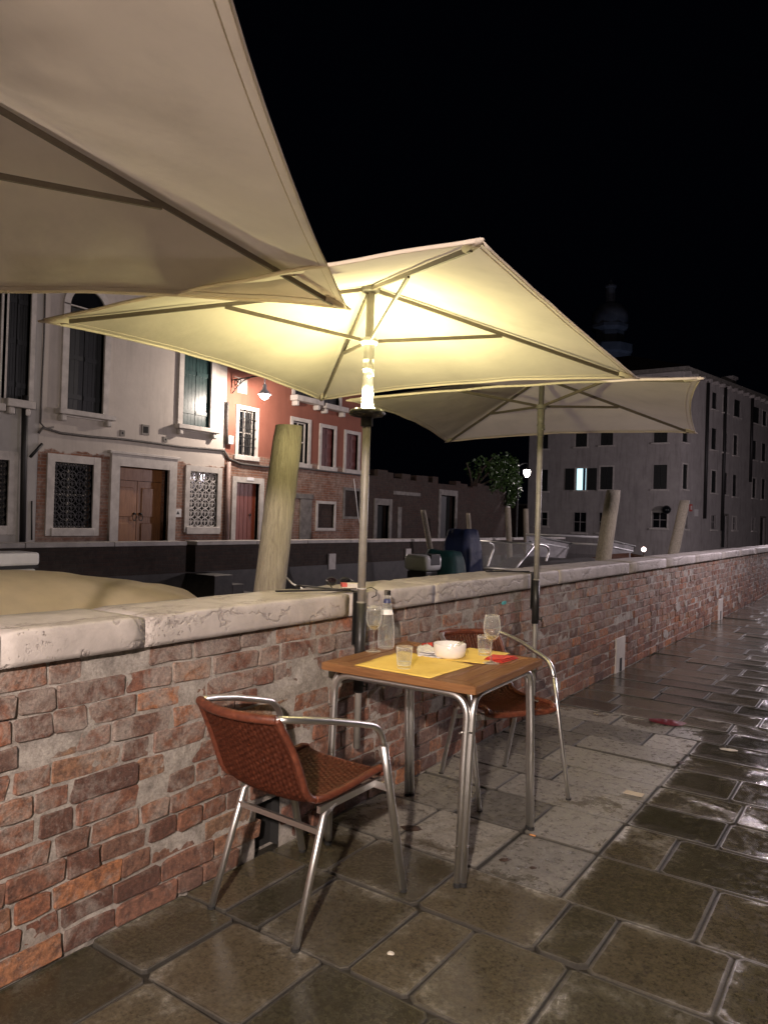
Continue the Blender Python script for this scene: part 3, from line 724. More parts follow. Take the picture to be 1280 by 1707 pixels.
# ================================================================== CHAIRS
def chair(label, loc, rotz):
    t = thing('wicker_armchair', label, 'chair', (*loc, 0), rotz, 'wicker cafe armchairs at the table')
    HW = .185
    # side profile from front edge of the seat to the top of the back (y, z)
    prof = [(.215, .405), (.212, .425), (.195, .437), (.10, .430), (0, .420), (-.10, .416), (-.155, .420), (-.19, .436), (-.213, .465), (-.235, .52), (-.268, .60), (-.30, .66), (-.335, .722)]
    # resample
    pts = [Vector((0, a, b)) for a, b in prof]; L = [0]
    for a, b in zip(pts, pts[1:]): L.append(L[-1]+(b-a).length)
    def at(s):
        s = max(0, min(L[-1], s))
        for i in range(len(L)-1):
            if s <= L[i+1]: return pts[i].lerp(pts[i+1], (s-L[i])/(L[i+1]-L[i]))
    tot = L[-1]; split = L[6]+.01
    def P(u, s):   # u -1..1
        p = (at(s-.012)+at(s)+at(s+.012))/3; f = max(0, (s-split)/(tot-split))
        sd = max(0, 1-f)
        hw = HW*(1+.05*math.sin(f*PI)) - .012*f
        bow = -.045*(1-u*u)*f        # the back bows rearward
        dish = -.014*(1-u*u)*min(1, s/.08)*(1-f)
        roll = .012*abs(u)**6*(1-f)
        return Vector((u*hw, p.y+bow, p.z+dish+roll))
    NU, NS = 21, 6
    def weave(s0, s1, pitch):
        bm = B(); nu = NU*NS; nv = int((s1-s0)/pitch*3)
        g = []
        for i in range(nv+1):
            s = s0+(s1-s0)*i/nv; row = []
            for j in range(nu+1):
                u = -1+2*j/nu; p = P(u, s); e = .002
                n = (P(min(1, u+e*10), s)-P(max(-1, u-e*10), s)).cross(P(u, min(tot, s+e))-P(u, max(0, s-e))).normalized()
                if n.z < -.2 or (n.z < .25 and n.y < 0): n = n if n.y > 0 or n.z > 0 else -n
                a = j/NS*PI; b = i/3*PI
                hgt = .0050*(.5-abs(math.cos(a))**5) + .0016*math.cos(b+(PI/2 if (j//NS) % 2 else 0)*2)*(1-abs(math.cos(a))**4)
                row.append(bm.verts.new(p + n*hgt))
            g.append(row)
        for i in range(nv):
            for j in range(nu): bm.faces.new((g[i][j], g[i][j+1], g[i+1][j+1], g[i+1][j]))
        bmesh.ops.solidify(bm, geom=bm.faces[:], thickness=.0055)
        return bm
    seat = obj('seat', weave(0.0, split, .010), M['wicker'], t, smooth=True)
    back = obj('backrest', weave(split, tot, .010), M['wicker'], t, smooth=True)
    # wrapped borders
    def wrap(path, r, name, parent):
        bm = B(); fine = []
        for a, b in zip(path, path[1:]):
            n = max(1, int((b-a).length/.004))
            for q in range(n): fine.append(a.lerp(b, q/n))
        fine.append(path[-1]); tube(bm, fine, [r*(1+.06*(i % 2)) for i in range(len(fine))], 10); return obj(name, bm, M['wicker'], parent, smooth=True)
    for sg in (-1, 1):
        wrap([P(sg, split*i/14) for i in range(15)], .0125, 'seat_border', seat)
        wrap([P(sg, split+(tot-split)*i/14) for i in range(15)], .0115, 'back_border', back)
    wrap([P(-1+2*i/14, 0)+Vector((0, -.004, .006)) for i in range(15)], .0135, 'seat_border', seat)
    wrap([P(-1+2*i/14, tot) for i in range(15)], .0150, 'top_rail', back)
    ct = P(1, tot)
    for sg in (-1, 1):
        x = lambda v: sg*v
        arm = [Vector((x(ct.x-.01), ct.y, ct.z)), Vector((x(ct.x+.012), ct.y+.03, ct.z-.003)), Vector((x(.205), -.24, .705)), Vector((x(.222), -.14, .685)), Vector((x(.234), -.02, .655)), Vector((x(.240), .045, .637))]
        arc = bez((x(.240), .045, .637), (x(.243), .10, .621), (x(.243), .118, .555), 8)
        bm = B(); tube(bm, arm[:-1]+arc, .0115, 12, flat=1.0, flat2=1.12); obj('armrest', bm, M['alu'], t, smooth=True)
        bm = B(); tube(bm, [arc[-1], (x(.243), .155, .42), (x(.243), .265, .004)], .0115, 12, flat=1.25, flat2=.95); lg = obj('leg', bm, M['alu'], t, smooth=True)
        bm = B(); tube(bm, [(x(.243), .265, 0), (x(.243), .2645, .008)], .0135, 12); obj('foot_cap', bm, M['black_rubber'], lg)
        bm = B(); tube(bm, [(x(.178), -.06, .395), (x(.183), -.115, .372), (x(.192), -.24, .004)], .0118, 12); lg = obj('leg', bm, M['alu'], t, smooth=True)
        bm = B(); tube(bm, [(x(.192), -.241, 0), (x(.192), -.2405, .008)], .0135, 12); obj('foot_cap', bm, M['black_rubber'], lg)
        bm = B(); bar(bm, (x(.182), -.14, .396), (x(.182), .19, .404), .014, .022); obj('side_rail', bm, M['alu'], t)
    bm = B(); bar(bm, (-.187, -.135, .325), (.187, -.135, .325), .012, .018); obj('cross_bar', bm, M['alu'], t)
    bm = B(); bar(bm, (-.236, .158, .40), (.236, .158, .40), .016, .026); obj('front_rail', bm, M['alu'], t)
    return t
chair('reddish brown wicker armchair in front of the table, its back towards the viewer', (.318, 1.962), -.03)
chair('reddish brown wicker armchair behind the table, turned aslant by the wall', (.372, 3.385), math.atan2(-.56, .83)-PI/2)

# ================================================================== THINGS ON THE TABLE
TT = TZ
def sheet(name, pts, th, mat, label, cat, z=TT+.0006, wob=.003, group=None):
    """thin paper sheet with a slightly wavy surface"""
    bm = B(); n = 14; c = [Vector((p.x, p.y, 0)) for p in pts]
    def at(u, v):
        q = c[0]*(1-u)*(1-v)+c[1]*u*(1-v)+c[2]*u*v+c[3]*(1-u)*v
        e = max(abs(u-.5), abs(v-.5))*2
        nz = abs(noise.noise(Vector((q.x*14, q.y*14, 3))))*wob*(.3+e**4)
        j = Vector((noise.noise(Vector((q.x*60, q.y*60, 1))), noise.noise(Vector((q.x*60, q.y*60, 9))), 0))*(.0025 if e > .98 else 0)
        return q + j + Vector((0, 0, z+nz))
    g = [[bm.verts.new(at(i/n, j/n)) for j in range(n+1)] for i in range(n+1)]
    for i in range(n):
        for j in range(n): bm.faces.new((g[i][j], g[i+1][j], g[i+1][j+1], g[i][j+1]))
    recalc(bm)
    if sum(f.normal.z for f in bm.faces) < 0: bmesh.ops.reverse_faces(bm, faces=bm.faces[:])
    bmesh.ops.solidify(bm, geom=bm.faces[:], thickness=th)
    return tag(obj(name, bm, mat, smooth=True), label, cat, group)
T_ = lambda px, py: onz(px, py, TT)
sheet('placemat', [T_(590, 1109), T_(671, 1085), T_(790, 1109), T_(716, 1131)], .0004, M['paper_y'], 'yellow paper placemat on the near side of the table, under the tumbler', 'placemat', group='yellow paper placemats')
sheet('placemat', [T_(735, 1100), T_(806, 1107), T_(850, 1089), T_(782, 1080)], .0004, M['paper_y'], 'yellow paper placemat on the far side of the table, behind the bowl', 'placemat', z=TT+.001, group='yellow paper placemats')
def wineglass(p, label, sc_=1.0, wine=.3):
    t = thing('wine_glass', label, 'wine glass', (p.x, p.y, TT+.0012), 0, 'wine glasses on the table')
    outer = [(0, 0), (.034, .0), (.0345, .0015), (.02, .004), (.006, .010), (.0036, .018), (.0034, .05), (.0036, .085), (.007, .094), (.018, .101), (.029, .115), (.035, .135), (.0365, .152), (.0345, .175), (.0300, .203)]
    inner = [(.0288, .2035), (.0335, .175), (.0354, .152), (.0338, .1355), (.028, .1165), (.017, .1035), (.006, .0985), (0, .098)]
    bm = B(); lathe(bm, [(r*sc_, z*sc_) for r, z in outer+inner], 32); obj('bowl_and_stem', recalc(bm), M['glass'], t, smooth=True)
    zt_ = .098+wine*.08
    wp = [(0, .0985)] + [(r-.0004, z+.0003) for r, z in inner[::-1][1:] if z < zt_-.004]
    rl = wp[-1]; wp += [(rl[0]+.004, zt_), (0, zt_)]
    bm = B(); lathe(bm, [(r*sc_, z*sc_) for r, z in wp], 32); obj('wine', recalc(bm), M['wine'], t, smooth=True)
    return t
wineglass(onz(622, 1086, TT), 'wine glass beside the bottle at the wall side of the table', .99, .22)
wineglass(onz(818, 1106, TT), 'wine glass beside the red folded napkin at the right side', .99, .22)
def tumbler(p, label, rot):
    t = thing('tumbler', label, 'tumbler', (p.x, p.y, TT+.0022), rot, 'short water tumblers on the table')
    bm = B(); seg = 40; rings = []
    def fl(k, z): return 1 + (.022*math.cos(10*2*PI*k/seg) if .012 < z < .06 else 0)
    for r, z in [(.024, 0), (.0265, .003), (.0275, .012), (.030, .04), (.032, .06), (.0335, .086), (.0322, .087), (.0305, .06), (.0285, .04), (.026, .016), (.022, .0125)]:
        rings.append([bm.verts.new((r*fl(k, z)*math.cos(2*PI*k/seg), r*fl(k, z)*math.sin(2*PI*k/seg), z)) for k in range(seg)])
    for a, b in zip(rings, rings[1:]):
        for k in range(seg): bm.faces.new((a[k], a[(k+1) % seg], b[(k+1) % seg], b[k]))
    bm.faces.new(rings[0][::-1]); bm.faces.new(rings[-1]); obj('glass_body', recalc(bm), M['glass'], t, smooth=True)
    bm = B(); lathe(bm, [(0, .0135), (.0225, .0135), (.0255, .017), (.0266, .027), (0, .027)], 32); obj('water_fill', recalc(bm), M['water_in'], t, smooth=True)
tumbler(onz(673, 1115, TT), 'cut-glass tumbler standing on the near yellow placemat', 0)
tumbler(onz(807, 1093, TT), 'tumbler standing behind the right wine glass', .2)
p = onz(643, 1081, TT)
t = thing('water_bottle', 'clear glass water bottle with screw cap at the wall side of the table', 'bottle', (p.x, p.y, TT+.001))
bm = B(); lathe(bm, [(0, .004), (.030, .0), (.0365, .003), (.038, .012), (.038, .085), (.0355, .115), (.029, .155), (.020, .195), (.0145, .225), (.0135, .245), (.0125, .2451), (.0125, .225), (.018, .195), (.027, .155), (.0335, .115), (.036, .085), (.036, .014), (.03, .008), (0, .011)], 32)
obj('glass_body', recalc(bm), M['glass'], t, smooth=True)
bm = B(); lathe(bm, [(.0145, .243), (.0155, .244), (.0155, .262), (.0145, .264), (0, .2645)], 24); obj('screw_cap', bm, M['steel'], t, smooth=False)
bm = B(); lathe(bm, [(.0180, .208), (.0160, .218), (.0151, .226), (.0146, .226), (.0156, .218), (.0176, .208)], 24); obj('neck_label', recalc(bm), M['blue_label'], t, smooth=True)
bm = B(); lathe(bm, [(.0296, .156), (.0243, .178), (.0239, .178), (.0292, .156)], 24); obj('paper_label', recalc(bm), M['label_w'], t, smooth=True)
p = onz(749, 1096, TT)
t = thing('soup_bowl', 'white ceramic bowl with straight sides and a spoon in it', 'bowl', (p.x, p.y, TT+.002))
bm = B(); lathe(bm, [(0, 0), (.052, 0), (.060, .004), (.067, .012), (.0705, .03), (.0715, .058), (.070, .0595), (.0682, .058), (.067, .03), (.063, .014), (.05, .008), (0, .008)], 40); obj('bowl_body', recalc(bm), M['ceramic'], t, smooth=True)
sp = thing('spoon', 'metal spoon leaning in the white bowl', 'spoon', (p.x, p.y, TT+.002))
d = Vector((.62, .78, 0)).normalized()*.6
bm = B(); h0 = Vector((-.035, -.02, .018)); h1 = Vector((.050, .045, .073))
tube(bm, [h0, h0.lerp(h1, .25), h0.lerp(h1, .7), h1], [.0035, .0026, .004, .0062], 10, flat=.45); obj('handle', bm, M['steel'], sp, smooth=True)
bm = B(); tube(bm, [h0+Vector((-.028, -.02, -.004)), h0+Vector((-.02, -.014, -.008)), h0+Vector((-.008, -.006, -.006)), h0], [.004, .013, .012, .004], 12, flat=.3); obj('spoon_head', bm, M['steel'], sp, smooth=True)
def folded(name, p, pts, h, mat, label, cat, seed, group=None):
    """folded napkin: several stacked crumpled layers in one continuous mesh"""
    bm = B(); n = 10
    for l in range(3):
        z0 = TT+.0016+h*l/3; g = []
        k = 1-.07*l
        for i in range(n+1):
            r = []
            for j in range(n+1):
                u, v = i/n, j/n
                q = (pts[0]*(1-u)*(1-v)+pts[1]*u*(1-v)+pts[2]*u*v+pts[3]*(1-u)*v); cc = (pts[0]+pts[1]+pts[2]+pts[3])/4
                q = cc+(q-cc)*k
                lift = h*.5*(u**2)*(l/2) + abs(noise.noise(Vector((q.x*45+seed, q.y*45, l))))*h*.5
                r.append(bm.verts.new((q.x, q.y, z0+lift)))
            g.append(r)
        for i in range(n):
            for j in range(n): bm.faces.new((g[i][j], g[i+1][j], g[i+1][j+1], g[i][j+1]))
    recalc(bm); bmesh.ops.solidify(bm, geom=bm.faces[:], thickness=.0012)
    return tag(obj(name, bm, mat, smooth=True), label, cat, group)
V2 = lambda px, py: Vector((T_(px, py).x, T_(px, py).y))
folded('paper_napkin', None, [V2(696, 1094), V2(738, 1099), V2(712, 1082), V2(694, 1082)], .020, M['paper_w'], 'crumpled white paper napkin left of the bowl', 'napkin', 1)
folded('red_napkin', None, [V2(704, 1083), V2(722, 1085), V2(722, 1077), V2(702, 1076)], .016, M['napkin_r'], 'red napkin at the wall side, half hidden behind the bowl', 'napkin', 5)
folded('red_napkin', None, [V2(806, 1100), V2(836, 1106), V2(865, 1098), V2(820, 1093)], .010, M['napkin_r'], 'red napkin folded at the right edge of the table under the wine glass', 'napkin', 9)

# ================================================================== THINGS ON THE WALL AND ON THE PAVING
q = onz(572, 977, .996)
t = thing('sunglasses', 'dark sunglasses lying on the wall coping beside the mast', 'sunglasses', (q.x-.03, q.y, .9955), .9)
for sg in (-1, 1):
    bm = B(); pts = [Vector((sg*(.034+.027*math.cos(a)), .0, .021+.0195*math.sin(a))) for a in [2*PI*k/20 for k in range(21)]]
    tube(bm, pts, .0028, 8, cap=False); fr = obj('lens_frame', bm, M['black_metal'], t, smooth=True)
    bm = B(); bm.faces.new([bm.verts.new(v+Vector((0, .0005, 0))) for v in pts[:-1]]); obj('lens', bm, M['pane'], fr)
    bm = B(); tube(bm, [(sg*.062, 0, .028), (sg*.064, -.06, .024), (sg*.060, -.12, .004)], .0028, 8); obj('temple', bm, M['black_metal'], t, smooth=True)
bm = B(); tube(bm, bez((-.009, 0, .026), (0, .002, .032), (.009, 0, .026), 6), .0022, 8); obj('bridge', bm, M['black_metal'], t, smooth=True)
q = onz(588, 981, .996)
t = thing('cigarette_packet', 'small pale packet lying on the coping by the mast', 'packet', (q.x-.015, q.y, .9995), .8)
bm = B(); box(bm, -.042, .042, -.027, .027, 0, .021, .0015); obj('carton', bm, M['litter_w'], t)
bm = B(); box(bm, -.0425, -.018, -.0275, .0275, .004, .0215); obj('lid', bm, M['sign_r'], t)
t = thing('cable_tie', 'loose pale tie looped round the mast above the coping', 'tie', (U2[0], U2[1], 1.012))
bm = B(); tube(bm, [Vector((.0205*math.cos(a), .0205*math.sin(a), 0)) for a in [2*PI*k/24 for k in range(25)]], .0016, 6, cap=False); obj('loop', bm, M['label_w'], t, smooth=True)
bm = B(); tube(bm, [(.012, .017, 0), (.02, .05, .004), (.03, .075, -.01), (.025, .08, -.035), (.01, .066, -.045)], .0022, 6); obj('tail', bm, M['black_rubber'], t, smooth=True)
def crumple(name, p, rx, ry, h, mat, label, cat, rot=0, seed=0, grp=None):
    bm = B(); n = 12; g = []
    for i in range(n+1):
        r = []
        for j in range(2*n):
            rr = i/n; a = 2*PI*j/(2*n); e = 1+.28*noise.noise(Vector((math.cos(a)*1.6+seed, math.sin(a)*1.6, seed)))
            x, y = rx*rr*e*math.cos(a), ry*rr*e*math.sin(a)
            z = h*(1-rr**2)*(.35+.65*abs(noise.noise(Vector((x/rx*2.2+seed, y/ry*2.2, 1))))*1.7)
            r.append(bm.verts.new((x, y, z+.0005)))
        g.append(r)
    for i in range(n):
        for j in range(2*n): bm.faces.new((g[i][j], g[i+1][j], g[i+1][(j+1) % (2*n)], g[i][(j+1) % (2*n)]))
    bmesh.ops.remove_doubles(bm, verts=bm.verts[:], dist=1e-5)
    return tag(obj(name, recalc(bm), mat, smooth=True, loc=(p.x, p.y, .001), rotz=rot), label, cat, grp)
crumple('dropped_cloth', onz(1112, 1204, 0), .125, .075, .020, M['red_cloth'], 'dark red cloth dropped on the wet paving beyond the table', 'cloth', .2, 3)
crumple('litter_paper', onz(1213, 1250, 0), .05, .028, .012, M['litter_w'], 'scrap of white litter on the paving beyond the red cloth, at the right', 'litter', .3, 8, 'scraps of litter on the paving')
crumple('litter_paper', onz(651, 1590, 0), .012, .010, .008, M['litter_w'], 'tiny white scrap on the wet paving in front of the near chair', 'litter', .3, 12, 'scraps of litter on the paving')
crumple('dead_leaf', onz(686, 1381, 0), .045, .030, .008, M['leaf_brown'], 'dark wet leaf on the paving between the table legs', 'leaf', .4, 15, 'dead leaves on the paving')
crumple('dead_leaf', onz(840, 1434, 0), .022, .014, .008, M['leaf_brown'], 'dark curled leaf on the dry slab right of the front table leg', 'leaf', .8, 17, 'dead leaves on the paving')
crumple('dead_leaf', onz(888, 1447, 0), .015, .012, .004, M['leaf_brown'], 'small dark leaf crumb right of the curled leaf', 'leaf', 1.2, 19, 'dead leaves on the paving')
crumple('dead_leaf', onz(1104, 1190, 0)+Vector((.35, -1.05, 0)), .03, .02, .006, M['leaf_brown'], 'brown leaf lying right of the paper card', 'leaf', 1.2, 23, 'dead leaves on the paving')
q = onz(1056, 1324, 0); bm = B(); box(bm, -.045, .045, -.027, .027, .001, .0022, .0004)
tag(obj('paper_card', bm, M['card'], loc=(q.x, q.y, .0025), rotz=.0), 'buff paper card lying flat on the paving right of the table', 'card')
q = onz(887, 1394, 0); bm = B(); tube(bm, [(-.012, 0, .0038), (.013, 0, .0038)], .0038, 10)
tag(obj('cigarette_end', bm, M['butt'], smooth=True, loc=(q.x, q.y, .001), rotz=.1), 'orange cigarette end beside the right table leg', 'cigarette end')

# ================================================================== ACROSS THE CANAL
FX = -11.0; FZ = .22   # facade plane, far quay level
def fq(px, py, X=FX): q = onx(px, py, X); return q.y, q.z
bm = B(); box(bm, -40, -8.62, -20, 28.4, -1.4, FZ)
struct(obj('far_quay', bm, M['dark_stone']))
# parapet on the far quay: two lengths with a gap for the water steps
def parapet(name, y0, y1, label):
    t = thing(name, label, 'wall', (-8.8, y0, FZ))
    bm = B(); box(bm, -.13, .15, 0, y1-y0, -1.5, .55-.05, 0); obj('brickwork', bm, M['parapet'], t)
    bm = B(); n = max(1, int((y1-y0)/1.5))
    for k in range(n):
        a, b = (y1-y0)*k/n, (y1-y0)*(k+1)/n
        bm = B(); box(bm, -.17, .18, a+.004, b-.004, .50, .575, .012); obj('coping_stone', bm, M['stone_w'] if k % 1 == 0 else None, t)
gy0, gy1 = fq(302, 902, -8.8)[0], fq(318, 900, -8.8)[0]
parapet('far_parapet', -14, gy0, 'dark brick parapet across the canal left of the water steps')
parapet('far_parapet', gy1, 28.3, 'dark brick parapet across the canal right of the water steps')
st = thing('water_steps', 'stone steps leading down from the gap in the far parapet', 'steps', (-8.6, gy0, 0))
for k, (a, b, z) in enumerate(((-.02, .42, .215), (.42, .72, .03), (.72, 1.02, -.14), (1.02, 1.32, -.32), (1.32, 1.62, -.5))):
    bm = B(); box(bm, -.01 if k else -.05, .75, a+.003, b, -1.2, z, .012); obj('step', bm, M['dark_stone'], st)
for k, (px, py) in enumerate(((552, 935), (679, 925))):
    y_, z_ = fq(px, py, -8.64); bm = B(); box(bm, -.01, .04, -.13, .13, -.20, .17, .01)
    o = tag(obj('stone_plate', bm, M['stone_w'], loc=(-8.64, y_, z_)), ('pale stone block set in the far parapet right of the thick mooring pile', 'pale stone block set in the far parapet near the blue boat cover')[k], 'stone block', 'stone blocks in the far parapet')

class Fac:
    def __init__(s, o, u, n): s.o, s.u, s.n = Vector(o), Vector(u).normalized(), Vector(n).normalized()
    def P(s, u, z, d): return s.o + s.u*u + Vector((0, 0, z)) + s.n*d
    def px(s, x, y): q = onplane(x, y, s.o, s.n); return (q-s.o).dot(s.u), q.z - s.o.z
    def rect(s, x0, y0, x1, y1):
        xm, ym = (x0+x1)/2, (y0+y1)/2
        return s.px(x0, ym)[0], s.px(x1, ym)[0], s.px(xm, y1)[1], s.px(xm, y0)[1]
    def box(s, bm, u0, u1, z0, z1, d0, d1, bev=0):
        v = hexa(bm, [s.P(u0, z0, d1), s.P(u1, z0, d1), s.P(u1, z0, d0), s.P(u0, z0, d0), s.P(u0, z1, d1), s.P(u1, z1, d1), s.P(u1, z1, d0), s.P(u0, z1, d0)])
        if bev:
            es = set(e for a in v for e in a.link_edges); bmesh.ops.bevel(bm, geom=list(es), offset=bev, segments=1, affect='EDGES')
    def wall(s, u0, u1, z0, z1, holes, depth=.3):
        bm = B()
        us = sorted(set([u0, u1]+[h[0] for h in holes]+[h[1] for h in holes])); zs = sorted(set([z0, z1]+[h[2] for h in holes]+[h[3] for h in holes]))
        us = [u for u in us if u0 <= u <= u1]; zs = [z for z in zs if z0 <= z <= z1]
        for a, b in zip(us, us[1:]):
            for c, d in zip(zs, zs[1:]):
                um, zm = (a+b)/2, (c+d)/2
                if any(h[0] < um < h[1] and h[2] < zm < h[3] for h in holes): continue
                quad(bm, [s.P(a, c, 0), s.P(b, c, 0), s.P(b, d, 0), s.P(a, d, 0)])
        for (a, b, c, d) in holes:
            for q in ([(a, c), (a, d)], [(b, c), (b, d)], [(a, c), (b, c)], [(a, d), (b, d)]):
                quad(bm, [s.P(*q[0], 0), s.P(*q[1], 0), s.P(*q[1], -depth), s.P(*q[0], -depth)])
            quad(bm, [s.P(a, c, -depth), s.P(b, c, -depth), s.P(b, d, -depth), s.P(a, d, -depth)])
        # solid body behind
        bmesh.ops.remove_doubles(bm, verts=bm.verts[:], dist=1e-5)
        s.box(bm, u0, u1, z0, z1, -depth-.06, -4.0)
        return recalc(bm)
def surround(F, r, wd, name, mat, parent, d=.05, lintel=None, bottom=True):
    a, b, c, e = r; bm = B(); l = lintel or wd
    F.box(bm, a-wd, a, c-(wd if bottom else 0), e+l, -.10, d); F.box(bm, b, b+wd, c-(wd if bottom else 0), e+l, -.10, d)
    F.box(bm, a+.001, b-.001, e, e+l-.002, -.10, d-.002)
    if bottom: F.box(bm, a+.001, b-.001, c-wd+.002, c, -.10, d-.002)
    return obj(name, bm, mat, parent)
def sill(F, r, parent, ext=.15, th=.10, proj=.18, mat=None, corbel=True):
    a, b, c, e = r; bm = B(); F.box(bm, a-ext, b+ext, c-th, c, .0, proj, .012); s_ = obj('sill', bm, mat or M['stone_w'], parent)
    if corbel:
        for q in (a-ext+.06, b+ext-.06-.11): bm = B(); F.box(bm, q, q+.11, c-th-.13, c-th-.002, 0, proj*.75, .02); obj('corbel', bm, mat or M['stone_w'], parent)
def shutters(F, r, parent, mat, arch=False, d=-.10):
    a, b, c, e = r; m = (a+b)/2
    for (p0, p1) in ((a, m-.006), (m+.006, b)):
        bm = B(); n = 4
        for k in range(n): F.box(bm, p0+(p1-p0)*k/n+.003, p0+(p1-p0)*(k+1)/n-.003, c, e, d, d+.03)
        for z in (c+.12*(e-c), c+.5*(e-c), c+.86*(e-c)): F.box(bm, p0+.01, p1-.01, z, z+.09, d+.0305, d+.045)
        obj('shutter', bm, mat, parent)
def pane(F, r, parent, mat=None, mull=True, fmat=None, d=-.14):
    a, b, c, e = r; bm = B(); F.box(bm, a, b, c, e, d-.02, d); obj('pane', bm, mat or M['pane'], parent)
    if mull:
        bm = B(); m = (a+b)/2; w_ = .035
        for q in (a, m-w_/2, b-w_): F.box(bm, q, q+w_, c, e, d, d+.03)
        for z in (c, (c+e)/2, e-w_): F.box(bm, a+w_, b-w_, z, z+w_, d+.001, d+.028)
        obj('sash', bm, fmat or M['stone_w'], parent)
def bars(F, r, parent, n, m, mat, d=.03, rad=.010):
    a, b, c, e = r; bm = B()
    for k in range(1, n): tube(bm, [F.P(a+(b-a)*k/n, c, d), F.P(a+(b-a)*k/n, e, d)], rad, 6)
    for k in range(1, m): tube(bm, [F.P(a, c+(e-c)*k/m, d+.012), F.P(b, c+(e-c)*k/m, d+.012)], rad, 6)
    obj('grille', bm, mat, parent)
def scrolls(F, r, parent, n, m, mat, d=-.02, rad=.011):
    a, b, c, e = r; bm = B(); du, dz = (b-a)/n, (e-c)/m
    for i in range(n):
        for j in range(m):
            cu, cz = a+(i+.5)*du, c+(j+.5)*dz; R = min(du, dz)*.49
            tube(bm, [F.P(cu+R*math.cos(q), cz+R*math.sin(q), d) for q in [2*PI*k/14 for k in range(15)]], rad, 5, cap=False)
            for sg in (-1, 1): tube(bm, [F.P(cu+sg*(R*.5+R*.33*math.cos(q)), cz-R*.1+R*.4*math.sin(q), d) for q in [PI*1.2*k/7 for k in range(8)]], rad*.8, 4, cap=False)
            tube(bm, [F.P(cu, cz-R, d), F.P(cu, cz+R, d)], rad*.8, 4)
    obj('grille', bm, mat, parent)
F1 = Fac((FX, 0, 0), (0, 1, 0), (1, 0, 0))
yb0 = fq(66, 700)[0]; yb1 = fq(375, 750)[0]; yb2 = fq(604, 800)[0]
TOPZ = 9.2
# ---- white house
wh = thing('white_house', 'white stucco house with arched upper window and large stone door frame', 'house', (0, 0, 0))
r_arch = F1.rect(113, 516, 173, 688); r_up2 = F1.rect(305, 540, 351, 712)
r_w1 = F1.rect(89, 772, 154, 880); r_door = list(F1.rect(195, 780, 278, 930)); r_door[2] = FZ; r_door = tuple(r_door)
r_w2 = F1.rect(315, 787, 361, 878)
e1 = r_arch[3]; r_arch = (r_arch[0], r_arch[1], r_arch[2], e1)
obj('wall', F1.wall(yb0, yb1, -.1, TOPZ, [r_arch, r_up2, r_w1, r_door, r_w2]), M['white_house'], wh)
ww = surround(F1, r_arch, .13, 'window', M['stone_w'], wh, .05, .02); shutters(F1, r_arch, ww, M['shutter_k']); sill(F1, r_arch, ww, .22)
bm = B(); cu = (r_arch[0]+r_arch[1])/2; R = (r_arch[1]-r_arch[0])/2; Z = r_arch[3]   # round head
n = 16
for k in range(n):
    a0, a1 = PI*k/n, PI*(k+1)/n
    P4 = []
    for d_ in (.05, 0):
        P4 += [F1.P(cu+R*math.cos(a0), Z+R*math.sin(a0), d_), F1.P(cu+(R+.13)*math.cos(a0), Z+(R+.13)*math.sin(a0), d_), F1.P(cu+(R+.13)*math.cos(a1), Z+(R+.13)*math.sin(a1), d_), F1.P(cu+R*math.cos(a1), Z+R*math.sin(a1), d_)]
    hexa(bm, P4[4:]+P4[:4])
obj('arch', bm, M['stone_w'], ww)
bm = B(); bm.faces.new([bm.verts.new(F1.P(cu+R*math.cos(PI*k/n), Z+R*math.sin(PI*k/n), .012)) for k in range(n+1)]); obj('fanlight', bm, M['pane'], ww)
ww = surround(F1, r_up2, .13, 'window', M['stone_w'], wh, .05); shutters(F1, r_up2, ww, M['shutter_g'], d=-.06); sill(F1, r_up2, ww, .20)
ww = surround(F1, r_w1, .15, 'window', M['stone_w'], wh, .04); pane(F1, r_w1, ww, d=-.2); scrolls(F1, r_w1, ww, 5, 8, M['iron_k'], -.05, .014); sill(F1, r_w1, ww, .05, .16, .07, corbel=False)
ww = surround(F1, r_w2, .13, 'window', M['stone_w'], wh, .04); pane(F1, r_w2, ww, d=-.2); scrolls(F1, r_w2, ww, 4, 6, M['iron_w'], -.03, .014); sill(F1, r_w2, ww, .09, .17, .07, corbel=False)
dd = surround(F1, r_door, .20, 'doorway', M['stone_w'], wh, .07, .24, False)
a, b, c, e = r_door
bm = B(); F1.box(bm, a-.26, b+.26, e+.24, e+.30, -.05, .10, .01); obj('cornice', bm, M['stone_w'], dd)
m_ = (a+b)/2
for (p0, p1) in ((a, m_-.008), (m_+.008, b)):
    bm = B(); F1.box(bm, p0, p1, c, e-.28, -.24, -.20)
    for (z0_, z1_) in ((c+.15, c+.85), (c+.98, e-.42)): F1.box(bm, p0+.10, p1-.10, z0_, z1_, -.20, -.175, .008)
    lf = obj('door_leaf', bm, M['door_oak'], dd)
    bm = B(); kx = p1-.07 if p0 == a else p0+.07; tube(bm, [F1.P(kx, c+1.05, -.20), F1.P(kx, c+1.05, -.14)], .022, 10); tube(bm, [F1.P(kx+.05*math.sin(q), c+.97+.07*math.cos(q), -.15) for q in [2*PI*k/12 for k in range(13)]], .008, 6, cap=False); obj('knocker', bm, M['iron_k'], lf, smooth=True)
bm = B(); F1.box(bm, a, b, e-.27, e, -.24, -.19); obj('transom', bm, M['door_oak'], dd)
for (x0, y0, x1, y1) in ((200, 717, 208, 727), (236, 708, 249, 725), (272, 728, 279, 737)):
    r = F1.rect(x0, y0, x1, y1); bm = B(); F1.box(bm, r[0], r[1], r[2], r[3], 0, .02, .004); v_ = obj('vent', bm, M['stone_g'], wh)
    bm = B(); F1.box(bm, r[0]+.04, r[1]-.04, r[2]+.04, r[3]-.04, .01, .024); obj('opening_shade', bm, M['vent_shade'], v_)  # solid near-black block, the vent's inner shade put into its colour
